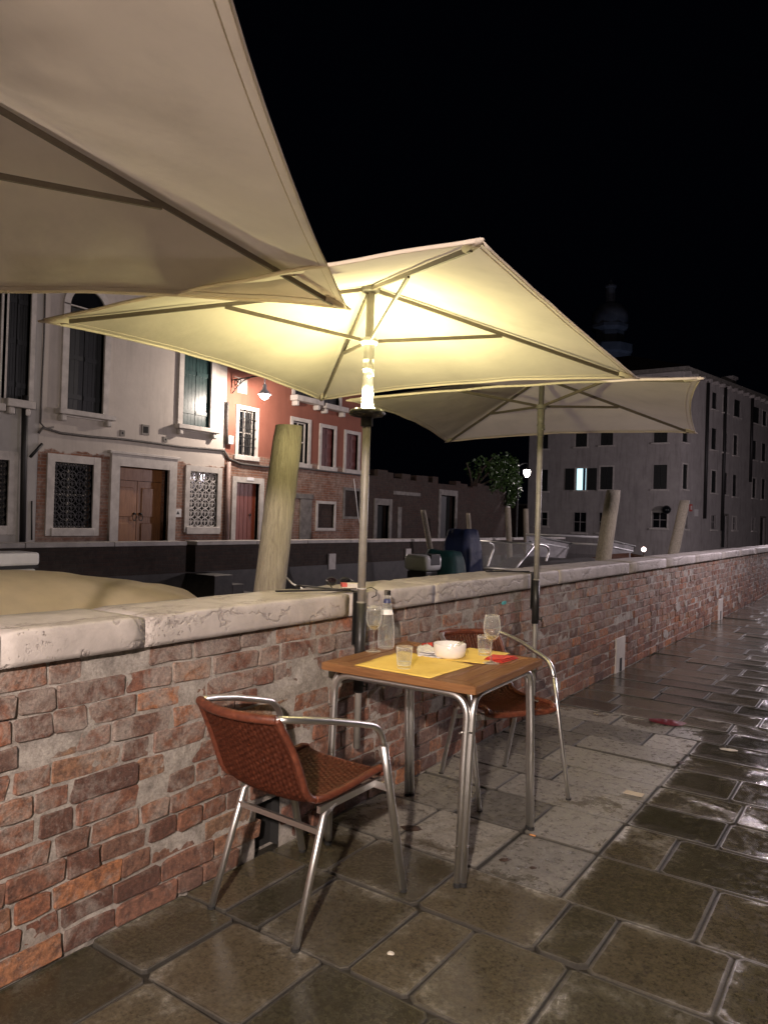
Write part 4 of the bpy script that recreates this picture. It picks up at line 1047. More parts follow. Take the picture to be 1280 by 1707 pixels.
r = F1.rect(290, 848, 302, 862); bm = B(); F1.box(bm, r[0], r[1], r[2], r[3], 0, .02, .003); pl = obj('plaque', bm, M['sign_w'], wh)
bm = B(); um, zm = (r[0]+r[1])/2, (r[2]+r[3])/2; vs = [bm.verts.new(F1.P(um+dx, zm+dz, .0225)) for dx, dz in ((-.04, -.03), (.04, -.03), (.03, .0), (.0, .045), (-.03, 0))]; bm.faces.new(vs); obj('plaque_motif', bm, M['iron_k'], pl)
def cable(name, pts, rad, mat, parent, d=.04):
    bm = B(); P_ = []
    for (x, y) in pts: u, z = F1.px(x, y); P_.append(F1.P(u, z, d))
    tube(bm, P_, rad, 6); return obj(name, bm, mat, parent, smooth=True)
cable('cable', [(63, 722), (70, 713), (100, 722), (150, 728), (200, 732), (250, 738), (300, 745), (340, 748), (372, 751)], .025, M['cable'], wh)
cable('cable', [(74, 470), (72, 560), (68, 650), (66, 705), (75, 715), (88, 712)], .018, M['cable'], wh)
cable('bracket_bar', [(48, 762), (68, 740)], .03, M['iron_k'], wh, .06)
cable('bracket_bar', [(52, 900), (52, 835)], .015, M['iron_k'], wh, .03)
cable('downpipe', [(38, 660), (36, 760), (33, 930)], .055, M['iron_k'], wh, .09)
# ---- red house
rh = thing('red_house', 'red stucco house with brick ground floor and white window frames', 'house')
up = [F1.rect(397, 684, 425, 760), F1.rect(487, 703, 513, 772), F1.rect(535, 714, 556, 778), F1.rect(576, 724, 596, 783)]
rd = list(F1.rect(391, 805, 430, 930)); rd[2] = FZ; rd = tuple(rd)
low = [F1.rect(529, 840, 556, 880), F1.rect(574, 818, 598, 861)]
hi = [F1.rect(492, 560, 524, 664), F1.rect(540, 580, 566, 677)]
obj('wall', F1.wall(yb1+.005, yb2, -.1, 6.6, up+[rd]+low+hi, .16), M['red_house'], rh)
for k, r in enumerate(up):
    ww = surround(F1, r, .10, 'window', M['stone_w'], rh, .035); sill(F1, r, ww, .14, .12, .07, corbel=False)
    if k == 0: pane(F1, r, ww, mat=M['pane'], fmat=M['stone_w'], d=-.12); bars(F1, r, ww, 5, 5, M['iron_k'])
    elif k == 1: pane(F1, r, ww, d=-.12)
    else: shutters(F1, r, ww, M['shutter_r'])
dd = surround(F1, rd, .14, 'doorway', M['stone_w'], rh, .05, .14, False)
bm = B(); F1.box(bm, rd[0], rd[1], rd[2], rd[3], -.155, -.12); n = 6
for k in range(n): F1.box(bm, rd[0]+(rd[1]-rd[0])*k/n+.006, rd[0]+(rd[1]-rd[0])*(k+1)/n-.006, rd[2], rd[3], -.12, -.105)
lf = obj('door_leaf', bm, M['door_red'], dd)
bm = B(); lathe(bm, [(0, 0), (.03, .0), (.03, .03), (0, .045)], 10); o = obj('knob', bm, M['steel'], lf); o.location = F1.P(rd[0]+.75*(rd[1]-rd[0]), rd[2]+1.1, -.10); o.rotation_euler = (0, PI/2, 0)
bm = B(); u_, z_ = F1.px(415, 800); F1.box(bm, u_-.12, u_+.12, z_-.02, z_+.06, .05, .06, .004); obj('number_plate', bm, M['label_w'], dd)
for k, r in enumerate(low):
    ww = surround(F1, r, .08, 'blind_window', M['stone_g'] if k else M['stone_w'], rh, .03)
    bm = B(); F1.box(bm, r[0], r[1], r[2], r[3], -.1, -.04); obj('infill', bm, M['garden_wall'], ww)
for k, r in enumerate(hi):
    ww = surround(F1, r, .10, 'window', M['stone_w'], rh, .04); shutters(F1, r, ww, M['shutter_k']); sill(F1, r, ww, .16, .14, .26)
r = F1.rect(503, 832, 518, 896); bm = B(); F1.box(bm, r[0]-.1, r[1], FZ, r[3], 0, .04, .01); F1.box(bm, r[0]-.6, r[1]+.05, r[3]+.002, r[3]+.14, 0, .05, .01); obj('old_door_jamb', bm, M['stone_g'], rh)
r = F1.rect(390, 630, 412, 655); bm = B(); F1.box(bm, r[0], (r[0]+r[1])/2+.1, r[2]+.35, r[3], 0, .012); F1.box(bm, (r[0]+r[1])/2-.1, r[1], r[2], r[2]+.349, 0, .0125); obj('stone_patch', bm, M['stone_w'], rh)
r = F1.rect(377, 727, 385, 741); bm = B(); F1.box(bm, r[0], r[1], r[2], r[3], 0, .10, .01); obj('junction_box', bm, M['label_w'], rh)
cable('cable', [(372, 751), (380, 765), (400, 773), (440, 778), (490, 779), (540, 785), (602, 792)], .028, M['cable'], rh)
cable('cable', [(588, 798), (592, 830), (595, 860), (601, 885)], .012, M['label_w'], rh)
cable('downpipe', [(378, 770), (376, 840), (374, 925)], .05, M['pipe'], rh, .08)
cable('conduit', [(377, 670), (375, 740)], .03, M['cable'], rh, .06)
bm = B(); F1.box(bm, yb1+.01, yb2+.1, 6.602, 6.78, -3, .45); obj('eaves', bm, M['stone_w'], rh)
# ---- grey house at the left margin
gh = thing('grey_house', 'grey stucco house with tall dark arched windows at the left margin', 'house')
ra = F1.rect(-75, 478, 0, 668); rb_ = F1.rect(12, 478, 50, 668); rc = F1.rect(-60, 764, 13, 876)
obj('wall', F1.wall(-6, yb0-.005, -.1, TOPZ+.6, [ra, rb_, rc], .25), M['grey_house'], gh)
for r in (ra, rb_):
    ww = surround(F1, r, .09, 'window', M['stone_w'], gh, .04, bottom=False); shutters(F1, r, ww, M['shutter_k']); sill(F1, r, ww, .05, .14, .20)
ww = surround(F1, rc, .16, 'window', M['stone_w'], gh, .04); pane(F1, rc, ww, d=-.2); scrolls(F1, rc, ww, 5, 8, M['iron_k'], -.05, .014)
# ---- lamp on a bracket between the white and red houses
lp = onx(441, 660, -10.05)
hl = thing('house_lamp', 'lit bracket lamp with shade on the corner of the red house', 'lamp', (FX, lp.y-.15, lp.z))
bm = B(); tube(bm, [(0.02, 0, .42), (.5, .08, .46), (.95, .15, .50)], .016, 8); obj('arm', bm, M['iron_k'], hl, smooth=True)
bm = B()
tube(bm, [Vector((.03+.50*t_, .08*t_, .10+.34*math.sin(t_*PI/2))) for t_ in [i/10 for i in range(11)]], .013, 6)
for (cx_, cz_, R_) in ((.12, .36, .055), (.24, .38, .045), (.10, .25, .04)): tube(bm, [Vector((cx_+R_*math.cos(q), .03, cz_+R_*math.sin(q))) for q in [2*PI*k/12 for k in range(13)]], .010, 5, cap=False)
obj('scroll_bracket', bm, M['iron_k'], hl, smooth=True)
bm = B(); tube(bm, [(.95, .15, .52), (.95, .15, .20)], .014, 8); lathe(bm, [(.03, .28), (.045, .24), (.05, .16), (.12, .08), (.165, .03), (.16, .028), (.11, .07), (.04, .14)], 24, .95, .15); obj('shade', bm, M['label_w'], hl, smooth=True)
bm = B(); lathe(bm, [(.0, -.085), (.06, -.072), (.10, -.03), (.115, .01), (.07, .06), (0, .08)], 20, .95, .15); obj('bulb', bm, M['lamp_glow'], hl, smooth=True)
point('house_light', (.95, .15, -.105), HOUSE_LAMP, HOUSE_COL, .012, hl)

# ---- old garden wall beyond the red house
gw = thing('garden_wall', 'old brick garden wall with stone doorways beyond the red house', 'wall')
gy1_ = fq(843, 870)[0]
gd = [F1.rect(627, 842, 647, 900), F1.rect(733, 826, 757, 900)]
gd = [(a, b, FZ, e) for a, b, c, e in gd]
bmw = F1.wall(yb2+.005, gy1_, -.1, 2.55, gd, .3)
obj('wall', bmw, M['garden_wall'], gw)
bm = B(); yy = yb2+.02
while yy < gy1_-.3:   # ragged top courses
    L_ = random.uniform(.25, .6); F1.box(bm, yy, min(yy+L_-.01, gy1_), 2.552, 2.552+random.uniform(.04, .32), -.3, -.004); yy += L_
obj('ragged_top', bm, M['garden_wall'], gw)
for k, r in enumerate(gd):
    dd = surround(F1, r, .15, 'doorway', M['stone_g'], gw, .04, .2, False)
    bm = B(); F1.box(bm, r[0], r[1], r[2], r[3], -.25, -.2); obj('door_leaf', bm, M['shutter_k'], dd)
bm = B(); F1.box(bm, gy1_, gy1_+.28, -.1, 2.1, -.3, .04, .02); obj('end_pier', bm, M['stone_w'], gw)
for (x0, y0, x1, y1) in ((662, 845, 668, 897), (655, 775+45, 700, 826)):
    r = F1.rect(x0, y0, x1, y1); bm = B(); F1.box(bm, r[0], r[1], max(FZ, r[2]), r[3], 0, .03, .008); obj('old_stone', bm, M['stone_g'], gw)
# ---- tree over the end of the garden wall
def leaves(bm, c, rad, n, rng, size=.13, power=.45):
    for _ in range(n):
        d = Vector((rng.gauss(0, 1), rng.gauss(0, 1), rng.gauss(0, 1))).normalized(); r = rng.random()**power
        p = Vector((c[0]+d.x*rad[0]*r, c[1]+d.y*rad[1]*r, c[2]+d.z*rad[2]*r))
        if noise.noise(p*1.9) < -.12: continue
        a = Vector((rng.gauss(0, 1), rng.gauss(0, 1), rng.gauss(-.5, .6))).normalized()*size*rng.uniform(.6, 1.3); b = a.orthogonal().normalized(); b = (Matrix.Rotation(rng.uniform(0, 6.28), 3, a) @ b)*a.length*.38
        bm.faces.new([bm.verts.new(q) for q in (p, p+a*.35+b, p+a, p+a*.35-b)])
tr = thing('garden_tree', 'leafy green tree hanging over the end of the garden wall by the lamp', 'tree', (-11.9, gy1_-1.6, 0))
base = Vector((-11.9, gy1_-1.6, 0)); rng = random.Random(5); bm = B()
for (dx, dy, dz, rx, ry, rz, n) in ((.4, .1, 3.5, .6, .6, .5, 450), (.9, 1.1, 3.55, .7, .75, .65, 1100), (1.1, 1.75, 2.95, .40, .40, .75, 700), (1.05, 1.55, 2.35, .28, .3, .45, 260), (1.0, .4, 2.9, .3, .8, .5, 260)):
    leaves(bm, (dx, dy, dz), (rx, ry, rz), n, rng)
obj('crown', bm, M['leaf'], tr)
bm = B(); tube(bm, [(0, 0, 0), (.05, .02, 1.5), (.15, .1, 2.8), (.4, .3, 3.7)], [.14, .11, .08, .04], 8)
for e_ in ((.9, 1.1, 3.6), (.3, -.9, 3.6), (1.05, 1.6, 3.1), (.9, .2, 3.9)): tube(bm, [(.12, .08, 2.6), Vector((.12, .08, 2.6)).lerp(Vector(e_), .5)+Vector((0, 0, .2)), e_], [.06, .04, .015], 6)
obj('trunk', bm, M['bark'], tr, smooth=True)
# ---- street lanterns
def lantern(name, label, cat, loc, zl, power, col, arm, soft=.06, group=None, hooded=False):
    """cast-iron post with a curved arm and a hanging glass lantern"""
    t = thing(name, label, cat, loc, 0, group); ax, ay = arm
    bm = B(); lathe(bm, [(.10, 0), (.10, .12), (.07, .18), (.05, .5), (.042, .55), (.038, zl+.30), (.02, zl+.38), (0, zl+.40)], 14); obj('post', bm, M['iron_k'], t, smooth=True)
    bm = B(); tube(bm, [Vector((ax*(1-math.cos(q)), ay*(1-math.cos(q)), zl+.12+.30*math.sin(q*1.0))) for q in [PI*.5*k/10 for k in range(11)]]+[Vector((ax, ay, zl+.34))], .016, 8); obj('arm', bm, M['iron_k'], t, smooth=True)
    bm = B(); lathe(bm, [(0, zl+.34), (.03, zl+.30), (.05, zl+.24), (.16, zl+.16), (.165, zl+.15), (.15, zl+.15), (.05, zl+.2)], 18, ax, ay); obj('hood', bm, M['iron_k'], t, smooth=True)
    bm = B(); lathe(bm, [(.13, zl+.14), (.145, zl+.06), (.12, zl-.06), (.05, zl-.15), (0, zl-.17)], 18, ax, ay); obj('globe', bm, M['lamp_glow'], t, smooth=True)
    lo = point('lantern_light', (ax, ay, zl-.27), power, col, soft, t)
    if hooded:   # opaque hood: light goes down and outwards only
        d_ = lo.data; d_.type = 'SPOT'; d_ = lo.data; d_.energy = power; d_.spot_size = math.radians(158); d_.spot_blend = .35
    return t
q = onx(878, 789, -10.6)
lantern('street_lantern', 'lit street lantern on a curved arm beside the tree across the canal', 'street lamp', (-10.6, q.y-.9, FZ), q.z-FZ, GARDEN_LAMP, GARDEN_COL, (0, .9), group='street lanterns')
QL = [((3.35, -2.0), 2.86, 1.18, 'street lantern behind the viewer beside the near chair'), ((3.6, 10.5), 3.9, .5, 'street lantern on the quay to the right beyond the parasols'),
      ((1.25, 22), 3.3, .95, 'second street lantern further along the quay to the right'), ((3.4, 39), 4.0, 1.5, 'third street lantern facing the far grey house')]
for (xy, zl, k, lb) in QL:
    lantern('street_lantern', lb, 'street lamp', (*xy, 0), zl, QUAY_LAMP*k, QUAY_COL if xy[1] < 0 else QUAY_COL2, (-.75, 0), .07, 'street lanterns', False)

# ---- big grey house closing the canal
cd, co = ray(1131, 884); cpt = co + cd*(45.0)
CX, CY = cpt.x, cpt.y
FB = Fac((CX, CY, 0), (math.sin(.21), math.cos(.21), 0), (math.cos(.21), -math.sin(.21), 0))
FA = Fac((CX, CY, 0), (1, 0, 0), (0, -1, 0))
fh = thing('corner_house', 'tall grey stucco corner house with rows of small windows closing the canal', 'house')
def z6(x0, y0, x1, y1): return (860+x0*.3281, 620+y0*.3281, 860+x1*.3281, 620+y1*.3281)
ha = [z6(98, 712, 158, 782), z6(290, 712, 355, 815), z6(418, 712, 450, 815), z6(690, 713, 765, 793),
      z6(115, 497, 160, 605), z6(303, 490, 355, 600), z6(427, 482, 490, 597), z6(697, 472, 765, 595),
      z6(115, 290, 162, 390), z6(303, 280, 360, 380), z6(430, 272, 492, 372), z6(700, 255, 768, 358),
      z6(303, 60, 360, 150), z6(430, 50, 492, 145), z6(700, 25, 768, 130)]
RA = [FA.rect(*h) for h in ha]
hb = [z6(845, 470, 868, 595), z6(845, 250, 870, 357), z6(993, 105, 1017, 190), z6(1050, 127, 1073, 207), z6(1105, 143, 1137, 230), z6(1203, 180, 1234, 262), z6(1250, 200, 1270, 275),
      z6(990, 287, 1015, 395), z6(1048, 305, 1070, 408), z6(1102, 322, 1122, 424), z6(1200, 350, 1218, 446), z6(1246, 365, 1266, 455),
      z6(990, 503, 1014, 614), z6(1047, 512, 1069, 622), z6(1098, 523, 1117, 632), z6(1198, 541, 1215, 640), z6(1245, 545, 1262, 645),
      z6(988, 727, 1012, 800), z6(1097, 737, 1116, 803), z6(1196, 742, 1212, 806), z6(855, 735, 868, 797)]
RB = [FB.rect(*h) for h in hb]
db = [FB.rect(*z6(1040, 730, 1070, 905)), FB.rect(*z6(1237, 742, 1262, 892))]
db = [(a, b, .05, e) for a, b, c, e in db]
ua0 = FA.px(*z6(60, 600, 0, 0)[:2])[0]
eave = FB.px(*z6(975, 42, 0, 0)[:2])[1]
bmA = FA.wall(ua0, 0, -1.2, eave, RA, .25); obj('front_wall', bmA, M['far_house'], fh)
bmB = FB.wall(0, 46, -1.2, eave, RB+db, .25); obj('canal_wall', bmB, M['far_house'], fh)
for i, (Fx, rs) in enumerate(((FA, RA), (FB, RB))):
    for j, r in enumerate(rs):
        lit = (i == 0 and j == 5)
        ww = surround(Fx, r, .09, 'window', M['stone_w'] if (j % 3 == 0 or lit) else M['far_house'], fh, .02)
        bm = B(); Fx.box(bm, r[0]-.14, r[1]+.14, r[2]-.11, r[2]-.02, 0, .12); obj('sill', bm, M['stone_w'], ww)
        if lit:
            a, b, c, e = r; mm = a+(b-a)*.62
            bm = B(); Fx.box(bm, a+.03, mm, c, e, -.16, -.13); Fx.box(bm, mm+.18, b-.02, c, e, -.16, -.13); obj('lit_pane', bm, M['room_glow'], ww)
            bm = B(); Fx.box(bm, mm, mm+.17, c, e, -.17, -.10); obj('curtain', bm, M['blue_tarp'], ww)
            for (p0, p1) in ((a-.72, a-.1), (b+.1, b+.72)):
                bm = B(); Fx.box(bm, p0, p1, c, e, .021, .06); obj('shutter', bm, M['shutter_k'], ww)
        elif i == 0 and j >= 4 or (i == 1 and j < 17): shutters(Fx, r, ww, M['shutter_k'], d=-.08)
        else: pane(Fx, r, ww, d=-.1, fmat=M['far_house'])
for r in db:
    dd = surround(FB, r, .12, 'doorway', M['stone_g'], fh, .03, .14, False); bm = B(); FB.box(bm, r[0], r[1], r[2], r[3], -.2, -.15); obj('door_leaf', bm, M['shutter_k'], dd)
bm = B()
for (x, y0, y1) in ((948, 55, 745), (1036, 85, 805), (1180, 160, 560)):
    u, z0_ = FB.px(860+x*.3281, 620+y1*.3281); z1_ = eave-.1; tube(bm, [FB.P(u, z0_, .12), FB.P(u, z1_, .12)], .10, 8)
    obj('downpipe', bm, M['iron_k'], fh, smooth=True); bm = B()
bm.free()
bm = B(); FB.box(bm, -.02, 46, eave, eave+.22, -4, .42); obj('eaves', bm, M['stone_g'], fh)
bm = B(); FA.box(bm, ua0, .42, eave+.003, eave+.215, -4, .42); obj('eaves', bm, M['stone_g'], fh)
for k in range(44): bm = B(); FB.box(bm, k*1.05+.2, k*1.05+.42, eave-.22, eave-.002, 0, .34); obj('eaves_bracket', bm, M['far_house'], fh)
bm = B()
A_ = [FB.P(-.02, eave+.22, .42), FB.P(46, eave+.22, .42), FB.P(46, eave+2.6, -6), FB.P(4.5, eave+2.6, -6)]; quad(bm, A_)
Bq = [FA.P(.42, eave+.22, .42), FB.P(4.5, eave+2.6, -6), FA.P(ua0, eave+2.6, -6), FA.P(ua0, eave+.22, .42)]; quad(bm, Bq)
rf = obj('roof', bm, M['roof'], fh)
for u_ in (12, 26):
    bm = B(); FB.box(bm, u_, u_+.7, eave+.6, eave+1.6, -2.4, -1.7); FB.box(bm, u_-.1, u_+.8, eave+1.6, eave+1.8, -2.5, -1.6); obj('chimney', bm, M['far_house'], rf)
r = FB.px(1149, 847); bm = B(); FB.box(bm, r[0]-.1, r[0]+.25, r[1]-.2, r[1]+.25, .02, .06); obj('red_sign', bm, M['sign_r'], fh)
bm = B(); FB.box(bm, r[0]-.02, r[0]+.17, r[1]-.1, r[1]+.15, .061, .07); obj('sign_face', bm, M['sign_w'], fh)
r = FB.px(1157, 854); bm = B(); FB.box(bm, r[0]-.1, r[0]+.45, r[1]-.25, r[1]+.2, .02, .05); obj('wall_plate', bm, M['sign_w'], fh)
r = FA.px(1112, 850); bm = B(); q = FA.P(r[0], r[1], .3); bmesh.ops.create_uvsphere(bm, u_segments=14, v_segments=8, radius=.28, matrix=Matrix.Translation(q)); tube(bm, [FA.P(r[0], r[1], .3), FA.P(r[0]+.2, r[1]+.05, 0)], .05, 6); obj('traffic_mirror', bm, M['pane'], fh, smooth=True)
# ---- low wall at the back of the side canal
bw = thing('far_brick_wall', 'dim low brick wall far back between the tree and the grey house', 'wall', (0, 50, 0))
bm = B(); box(bm, -34, CX-9.3, 0, .4, -1.2, 2.6); obj('brickwork', bm, M['garden_wall'], bw)
bm = B(); box(bm, -34, CX-9.3, -.06, .46, 2.6, 2.72); obj('coping_stone', bm, M['stone_g'], bw)
# ---- church tower with dome far behind
cdv, _ = ray(1014, 600); cp = _ + cdv*95
zpx = lambda y: onplane(1014, y, cp, Vector((-cdv.x, -cdv.y, 0)).normalized()).z
ch = thing('church_tower', 'dark domed church tower far off against the night sky', 'church', (cp.x, cp.y, 0))
zt0, zt1, zt2, zt3, zt4 = zpx(610), zpx(578), zpx(544), zpx(508), zpx(476)
bm = B(); lathe(bm, [(2.5, 0), (2.5, zt1-1.2), (3.0, zt1-1.0), (3.0, zt1), (1.9, zt1+.1), (1.9, zt2-.8), (2.4, zt2-.4), (2.4, zt2)], 8); obj('drum', bm, M['church'], ch)
bm = B(); lathe(bm, [(2.2, zt2), (2.35, zt2+.9), (2.2, zt2+1.7), (1.6, zt2+2.6), (.8, zt3+.1), (.6, zt3+.3)], 16); obj('dome', bm, M['church'], ch, smooth=True)
bm = B(); lathe(bm, [(.6, zt3+.2), (.6, zt4-.4), (.75, zt4-.3), (.75, zt4-.1), (.2, zt4+.4), (0, zt4+.9)], 8); obj('roof_lantern', bm, M['church'], ch)
fl = thing('added_floodlight', 'unseen floodlight added to brighten the far church tower', 'floodlight', (cp.x+8, cp.y-9, 13))  # unseen source, added to lift the tower off the dark sky
bm = B(); box(bm, -.2, .2, -.1, .1, -.15, .15); box(bm, -.04, .04, -.03, .03, -13, -.15); obj('housing', bm, M['iron_k'], fl)
point('tower_fill_light', (0, -.4, .3), 500, (.55, .66, 1.0), .2, fl)

# ================================================================== CANAL: piles and boats
def pile(label, p0, p1, r0_, r1_, mat=None, name='mooring_pile'):
    p0, p1 = Vector(p0), Vector(p1); bm = B(); n = 30; seg = 28; rg = []
    for i in range(n+1):
        t_ = i/n; c = p0.lerp(p1, t_); r_ = r0_+(r1_-r0_)*t_
        if i == n: r_ *= .93
        rg.append([bm.verts.new(c - p0 + Vector((math.cos(2*PI*k/seg), math.sin(2*PI*k/seg), 0))*r_*(1+.035*noise.noise(Vector((math.cos(2*PI*k/seg)*2, math.sin(2*PI*k/seg)*2, c.z*1.5+p0.y)))+.02*noise.noise(Vector((k*1.3, c.z*7, p0.y))))) for k in range(seg)])
    for a, b in zip(rg, rg[1:]):
        for k in range(seg): bm.faces.new((a[k], a[(k+1) % seg], b[(k+1) % seg], b[k]))
    f_ = bm.faces.new(rg[-1])
    o = obj(name, bm, mat or M['timber'], smooth=True, loc=p0)
    return tag(o, label, 'mooring pile', 'timber mooring piles')
def pilepx(label, X, lo, hi, r0_, r1_, ztop=None):
    a = onx(*lo, X); b = onx(*hi, X); d = (b-a)/(b.z-a.z); base = a + d*(WATER-.5-a.z)
    return pile(label, base, b, r0_, r1_)
pilepx('thick weathered pile leaning behind the wall, lit yellow, left of the lit parasol mast', -1.1, (449, 987), (482, 710), .108, .089)
pilepx('grey leaning pile behind the wall right of the unlit parasol mast', -1.0, (1004, 937), (1022, 817), .115, .092)
pilepx('furthest grey leaning pile behind the wall near the corner house', -1.0, (1122, 922), (1141, 834), .105, .085)
pilepx('slim pale pile leaning left beside the blue boat cover', -6.5, (719, 925), (705, 850), .075, .06)
pilepx('faint slim pile standing behind the blue boat cover', -7.3, (783, 900), (780, 855), .07, .06)
pilepx('dark pile at the end of the far parapet below the tree', -8.1, (848, 898), (846, 846), .10, .09)
pilepx('dark pile below the lit street lantern across the canal', -8.1, (877, 902), (876, 848), .10, .09)
bm = B(); a = onx(478, 963, -1.0); b = onx(498, 978, -.55); tube(bm, [a, a.lerp(b, .5)+Vector((0, 0, -.01)), b, Vector((-.33, b.y+.1, .85))], .005, 6)
tag(obj('mooring_rope', bm, M['label_w'], smooth=True), 'pale mooring rope from the thick pile to the wall', 'rope')
def hull(bm, L, Wd, z0, z1, bow=.35, n=20):
    rings = []
    for i in range(n+1):
        t_ = i/n; y = L*t_; s_ = 1 if t_ < 1-bow else math.sqrt(max(0.0, 1-((t_-(1-bow))/bow)**2))*.98+.02
        sheer = .18*max(0, (t_-.55)/.45)**2
        h_ = Wd/2*s_
        rings.append([bm.verts.new((x, y, z)) for x, z in ((-h_*.55, z0), (-h_*.9, z0+.5*(z1-z0)), (-h_, z1+sheer), (-h_*.93, z1+sheer+.02), (-h_*.90, z1-.06+sheer), (h_*.90, z1-.06+sheer), (h_*.93, z1+sheer+.02), (h_, z1+sheer), (h_*.9, z0+.5*(z1-z0)), (h_*.55, z0))])
    m_ = 10
    for a, b in zip(rings, rings[1:]):
        for k in range(m_): bm.faces.new((a[k], a[(k+1) % m_], b[(k+1) % m_], b[k]))
    bm.faces.new(rings[0]); bm.faces.new(rings[-1][::-1]); return recalc(bm)
# tarpaulin-covered boat at the left
tb = thing('covered_boat', 'moored boat under a large tan tarpaulin behind the wall at left', 'boat', (-1.75, -1.9, WATER))
bm = hull(B(), 5.6, 1.9, -.2, .55); obj('hull', bm, M['hull_b'], tb, smooth=False)
bm = B(); n, m_ = 44, 30; g = []
ridge = [(0, 1.50), (2.5, 1.60), (3.7, 1.615), (4.1, 1.60), (4.6, 1.54), (5.05, 1.46), (5.35, 1.30), (5.55, 1.05)]
def rz(y):
    for (a, za_), (b, zb_) in zip(ridge, ridge[1:]):
        if a <= y <= b: return za_+(zb_-za_)*(y-a)/(b-a)
    return ridge[-1][1]
for i in range(n+1):
    y = 5.55*i/n; r = []
    for j in range(m_+1):
        s_ = -1+2*j/m_; hw = 1.02*(1-max(0, (y-4.3)/1.3)**2*.55)
        z = rz(y) - .36*abs(s_)**1.7 - max(0, abs(s_)-.80)*1.5
        z += .045*noise.noise(Vector((s_*2.1, y*1.6, 2))) + .03*max(0, .25-abs(math.fmod(y*.9+s_*.8+9, 1)-.5))*abs(s_) + .014*noise.noise(Vector((s_*6, y*4.5, 4))) + .02*math.sin(y*5.2+s_*3.0)*abs(s_)*.7
        r.append(bm.verts.new((s_*hw-.06, y, z)))
    g.append(r)
for i in range(n):
    for j in range(m_): bm.faces.new((g[i][j], g[i][j+1], g[i+1][j+1], g[i+1][j]))
bmesh.ops.solidify(bm, geom=bm.faces[:], thickness=.006)
obj('tarpaulin', bm, M['tarp'], tb, smooth=True)
bm = B(); tube(bm, [(0.93, 3.3, .5), (.9, 3.32, 1.15)], .02, 8); tube(bm, [(0.9, 2.0, .5), (.88, 2.0, 1.15)], .02, 8); obj('cover_stay', bm, M['iron_k'], tb)
# small open boat with white outboard further left
q = onx(24, 938, -4.6)
ob = thing('outboard_dinghy', 'small dark dinghy with a white outboard engine beyond the tan tarpaulin', 'boat', (-4.6, q.y-3.7, WATER))
obj('hull', hull(B(), 3.6, 1.4, -.15, .42, .4), M['hull_b'], ob)
t_ = q.z-WATER
bm = B(); box(bm, -.17, .17, 3.45, 3.85, t_-.02, t_+.10, .025); cw = obj('engine_cowl', bm, M['hull_w'], ob)
bm = B(); box(bm, -.165, .165, 3.46, 3.84, t_-.045, t_-.021); obj('stripe', bm, M['iron_k'], cw)
bm = B(); box(bm, -.16, .16, 3.47, 3.83, t_-.17, t_-.046, .03); box(bm, -.06, .06, 3.6, 3.78, -.3, t_-.17); obj('engine_leg', bm, M['hull_w'], ob)
# motor boat with blue cover
X1 = -3.1
y0_ = onx(715, 940, X1).y
mb = thing('motor_boat', 'white motor boat with blue and teal covers and a raked windscreen', 'boat', (X1, y0_-.2, WATER))
obj('hull', hull(B(), 4.9, 1.75, -.2, .72, .4), M['hull_w'], mb)
def rel(px, py, X=X1): q = onx(px, py, X); return q.y-(y0_-.2), q.z-WATER
def cover(bm, y0c, y1c, hw, zb, zt_, k=.82):
    N_, g = 12, []
    for i in range(N_+1):
        t_ = i/N_; y = y0c+(y1c-y0c)*t_; e = (1-abs(2*t_-1)**9)
        r = []
        for j in range(N_+1):
            s_ = -1+2*j/N_; z = zb+(zt_-zb)*min(1, (1-abs(s_)**10)*1.05)*(.35+.65*e)+.02*noise.noise(Vector((s_*3, y*4, zt_)))
            r.append(bm.verts.new((s_*hw*(1-(1-k)*(z-zb)/(zt_-zb)), y, z)))
        g.append(r)
    for i in range(N_):
        for j in range(N_): bm.faces.new((g[i][j], g[i+1][j], g[i+1][j+1], g[i][j+1]))
    bmesh.ops.solidify(bm, geom=bm.faces[:], thickness=.01); return recalc(bm)
ya, za_ = rel(762, 882); yb_, _z = rel(808, 885); yt, zt_ = rel(735, 915)
obj('blue_cover', cover(B(), ya-.10, ya+.45, .27, .60, za_), M['blue_tarp'], mb, smooth=True)
obj('teal_cover', cover(B(), yt-.10, ya-.16, .36, .55, zt_-.02), M['teal_tarp'], mb, smooth=True)
ye, ze = rel(714, 938)
bm = B(); box(bm, -.19, .19, ye-.34, ye+.06, ze-.10, ze+.12, .06); cw = obj('engine_cowl', bm, M['hull_w'], mb, smooth=True)
bm = B(); box(bm, -.12, .196, ye-.26, ye-.02, ze-.02, ze+.125, .01); obj('engine_panel', bm, M['iron_k'], cw)
bm = B(); box(bm, -.15, .15, ye-.3, ye, ze-.32, ze-.10, .02); box(bm, -.05, .05, ye-.22, ye-.06, -.3, ze-.32); obj('engine_leg', bm, M['iron_k'], mb)
yw0, zw0 = rel(795, 945); yw1, zw1 = rel(841, 904); yw2, zw2 = rel(866, 915)
zdk = .72
P0 = Vector((0, yw0, max(zdk+.01, zw0))); P1 = Vector((0, yw1, zw1))
ws = B()
for sx in (-.62, .62): tube(ws, [(sx, P0.y, P0.z), (sx*.86, P1.y, P1.z)], .016, 8)
tube(ws, [(-.62*.86, P1.y, P1.z), (.62*.86, P1.y, P1.z)], .016, 8); tube(ws, [(-.62, P0.y, P0.z), (.62, P0.y, P0.z)], .016, 8)
wf = obj('windscreen_frame', ws, M['alu'], mb, smooth=True)
bm = B(); quad(bm, [(-.61, P0.y, P0.z), (.61, P0.y, P0.z), (.53, P1.y, P1.z), (-.53, P1.y, P1.z)]); bmesh.ops.solidify(bm, geom=bm.faces[:], thickness=.006); obj('windscreen', bm, M['glass'], wf)
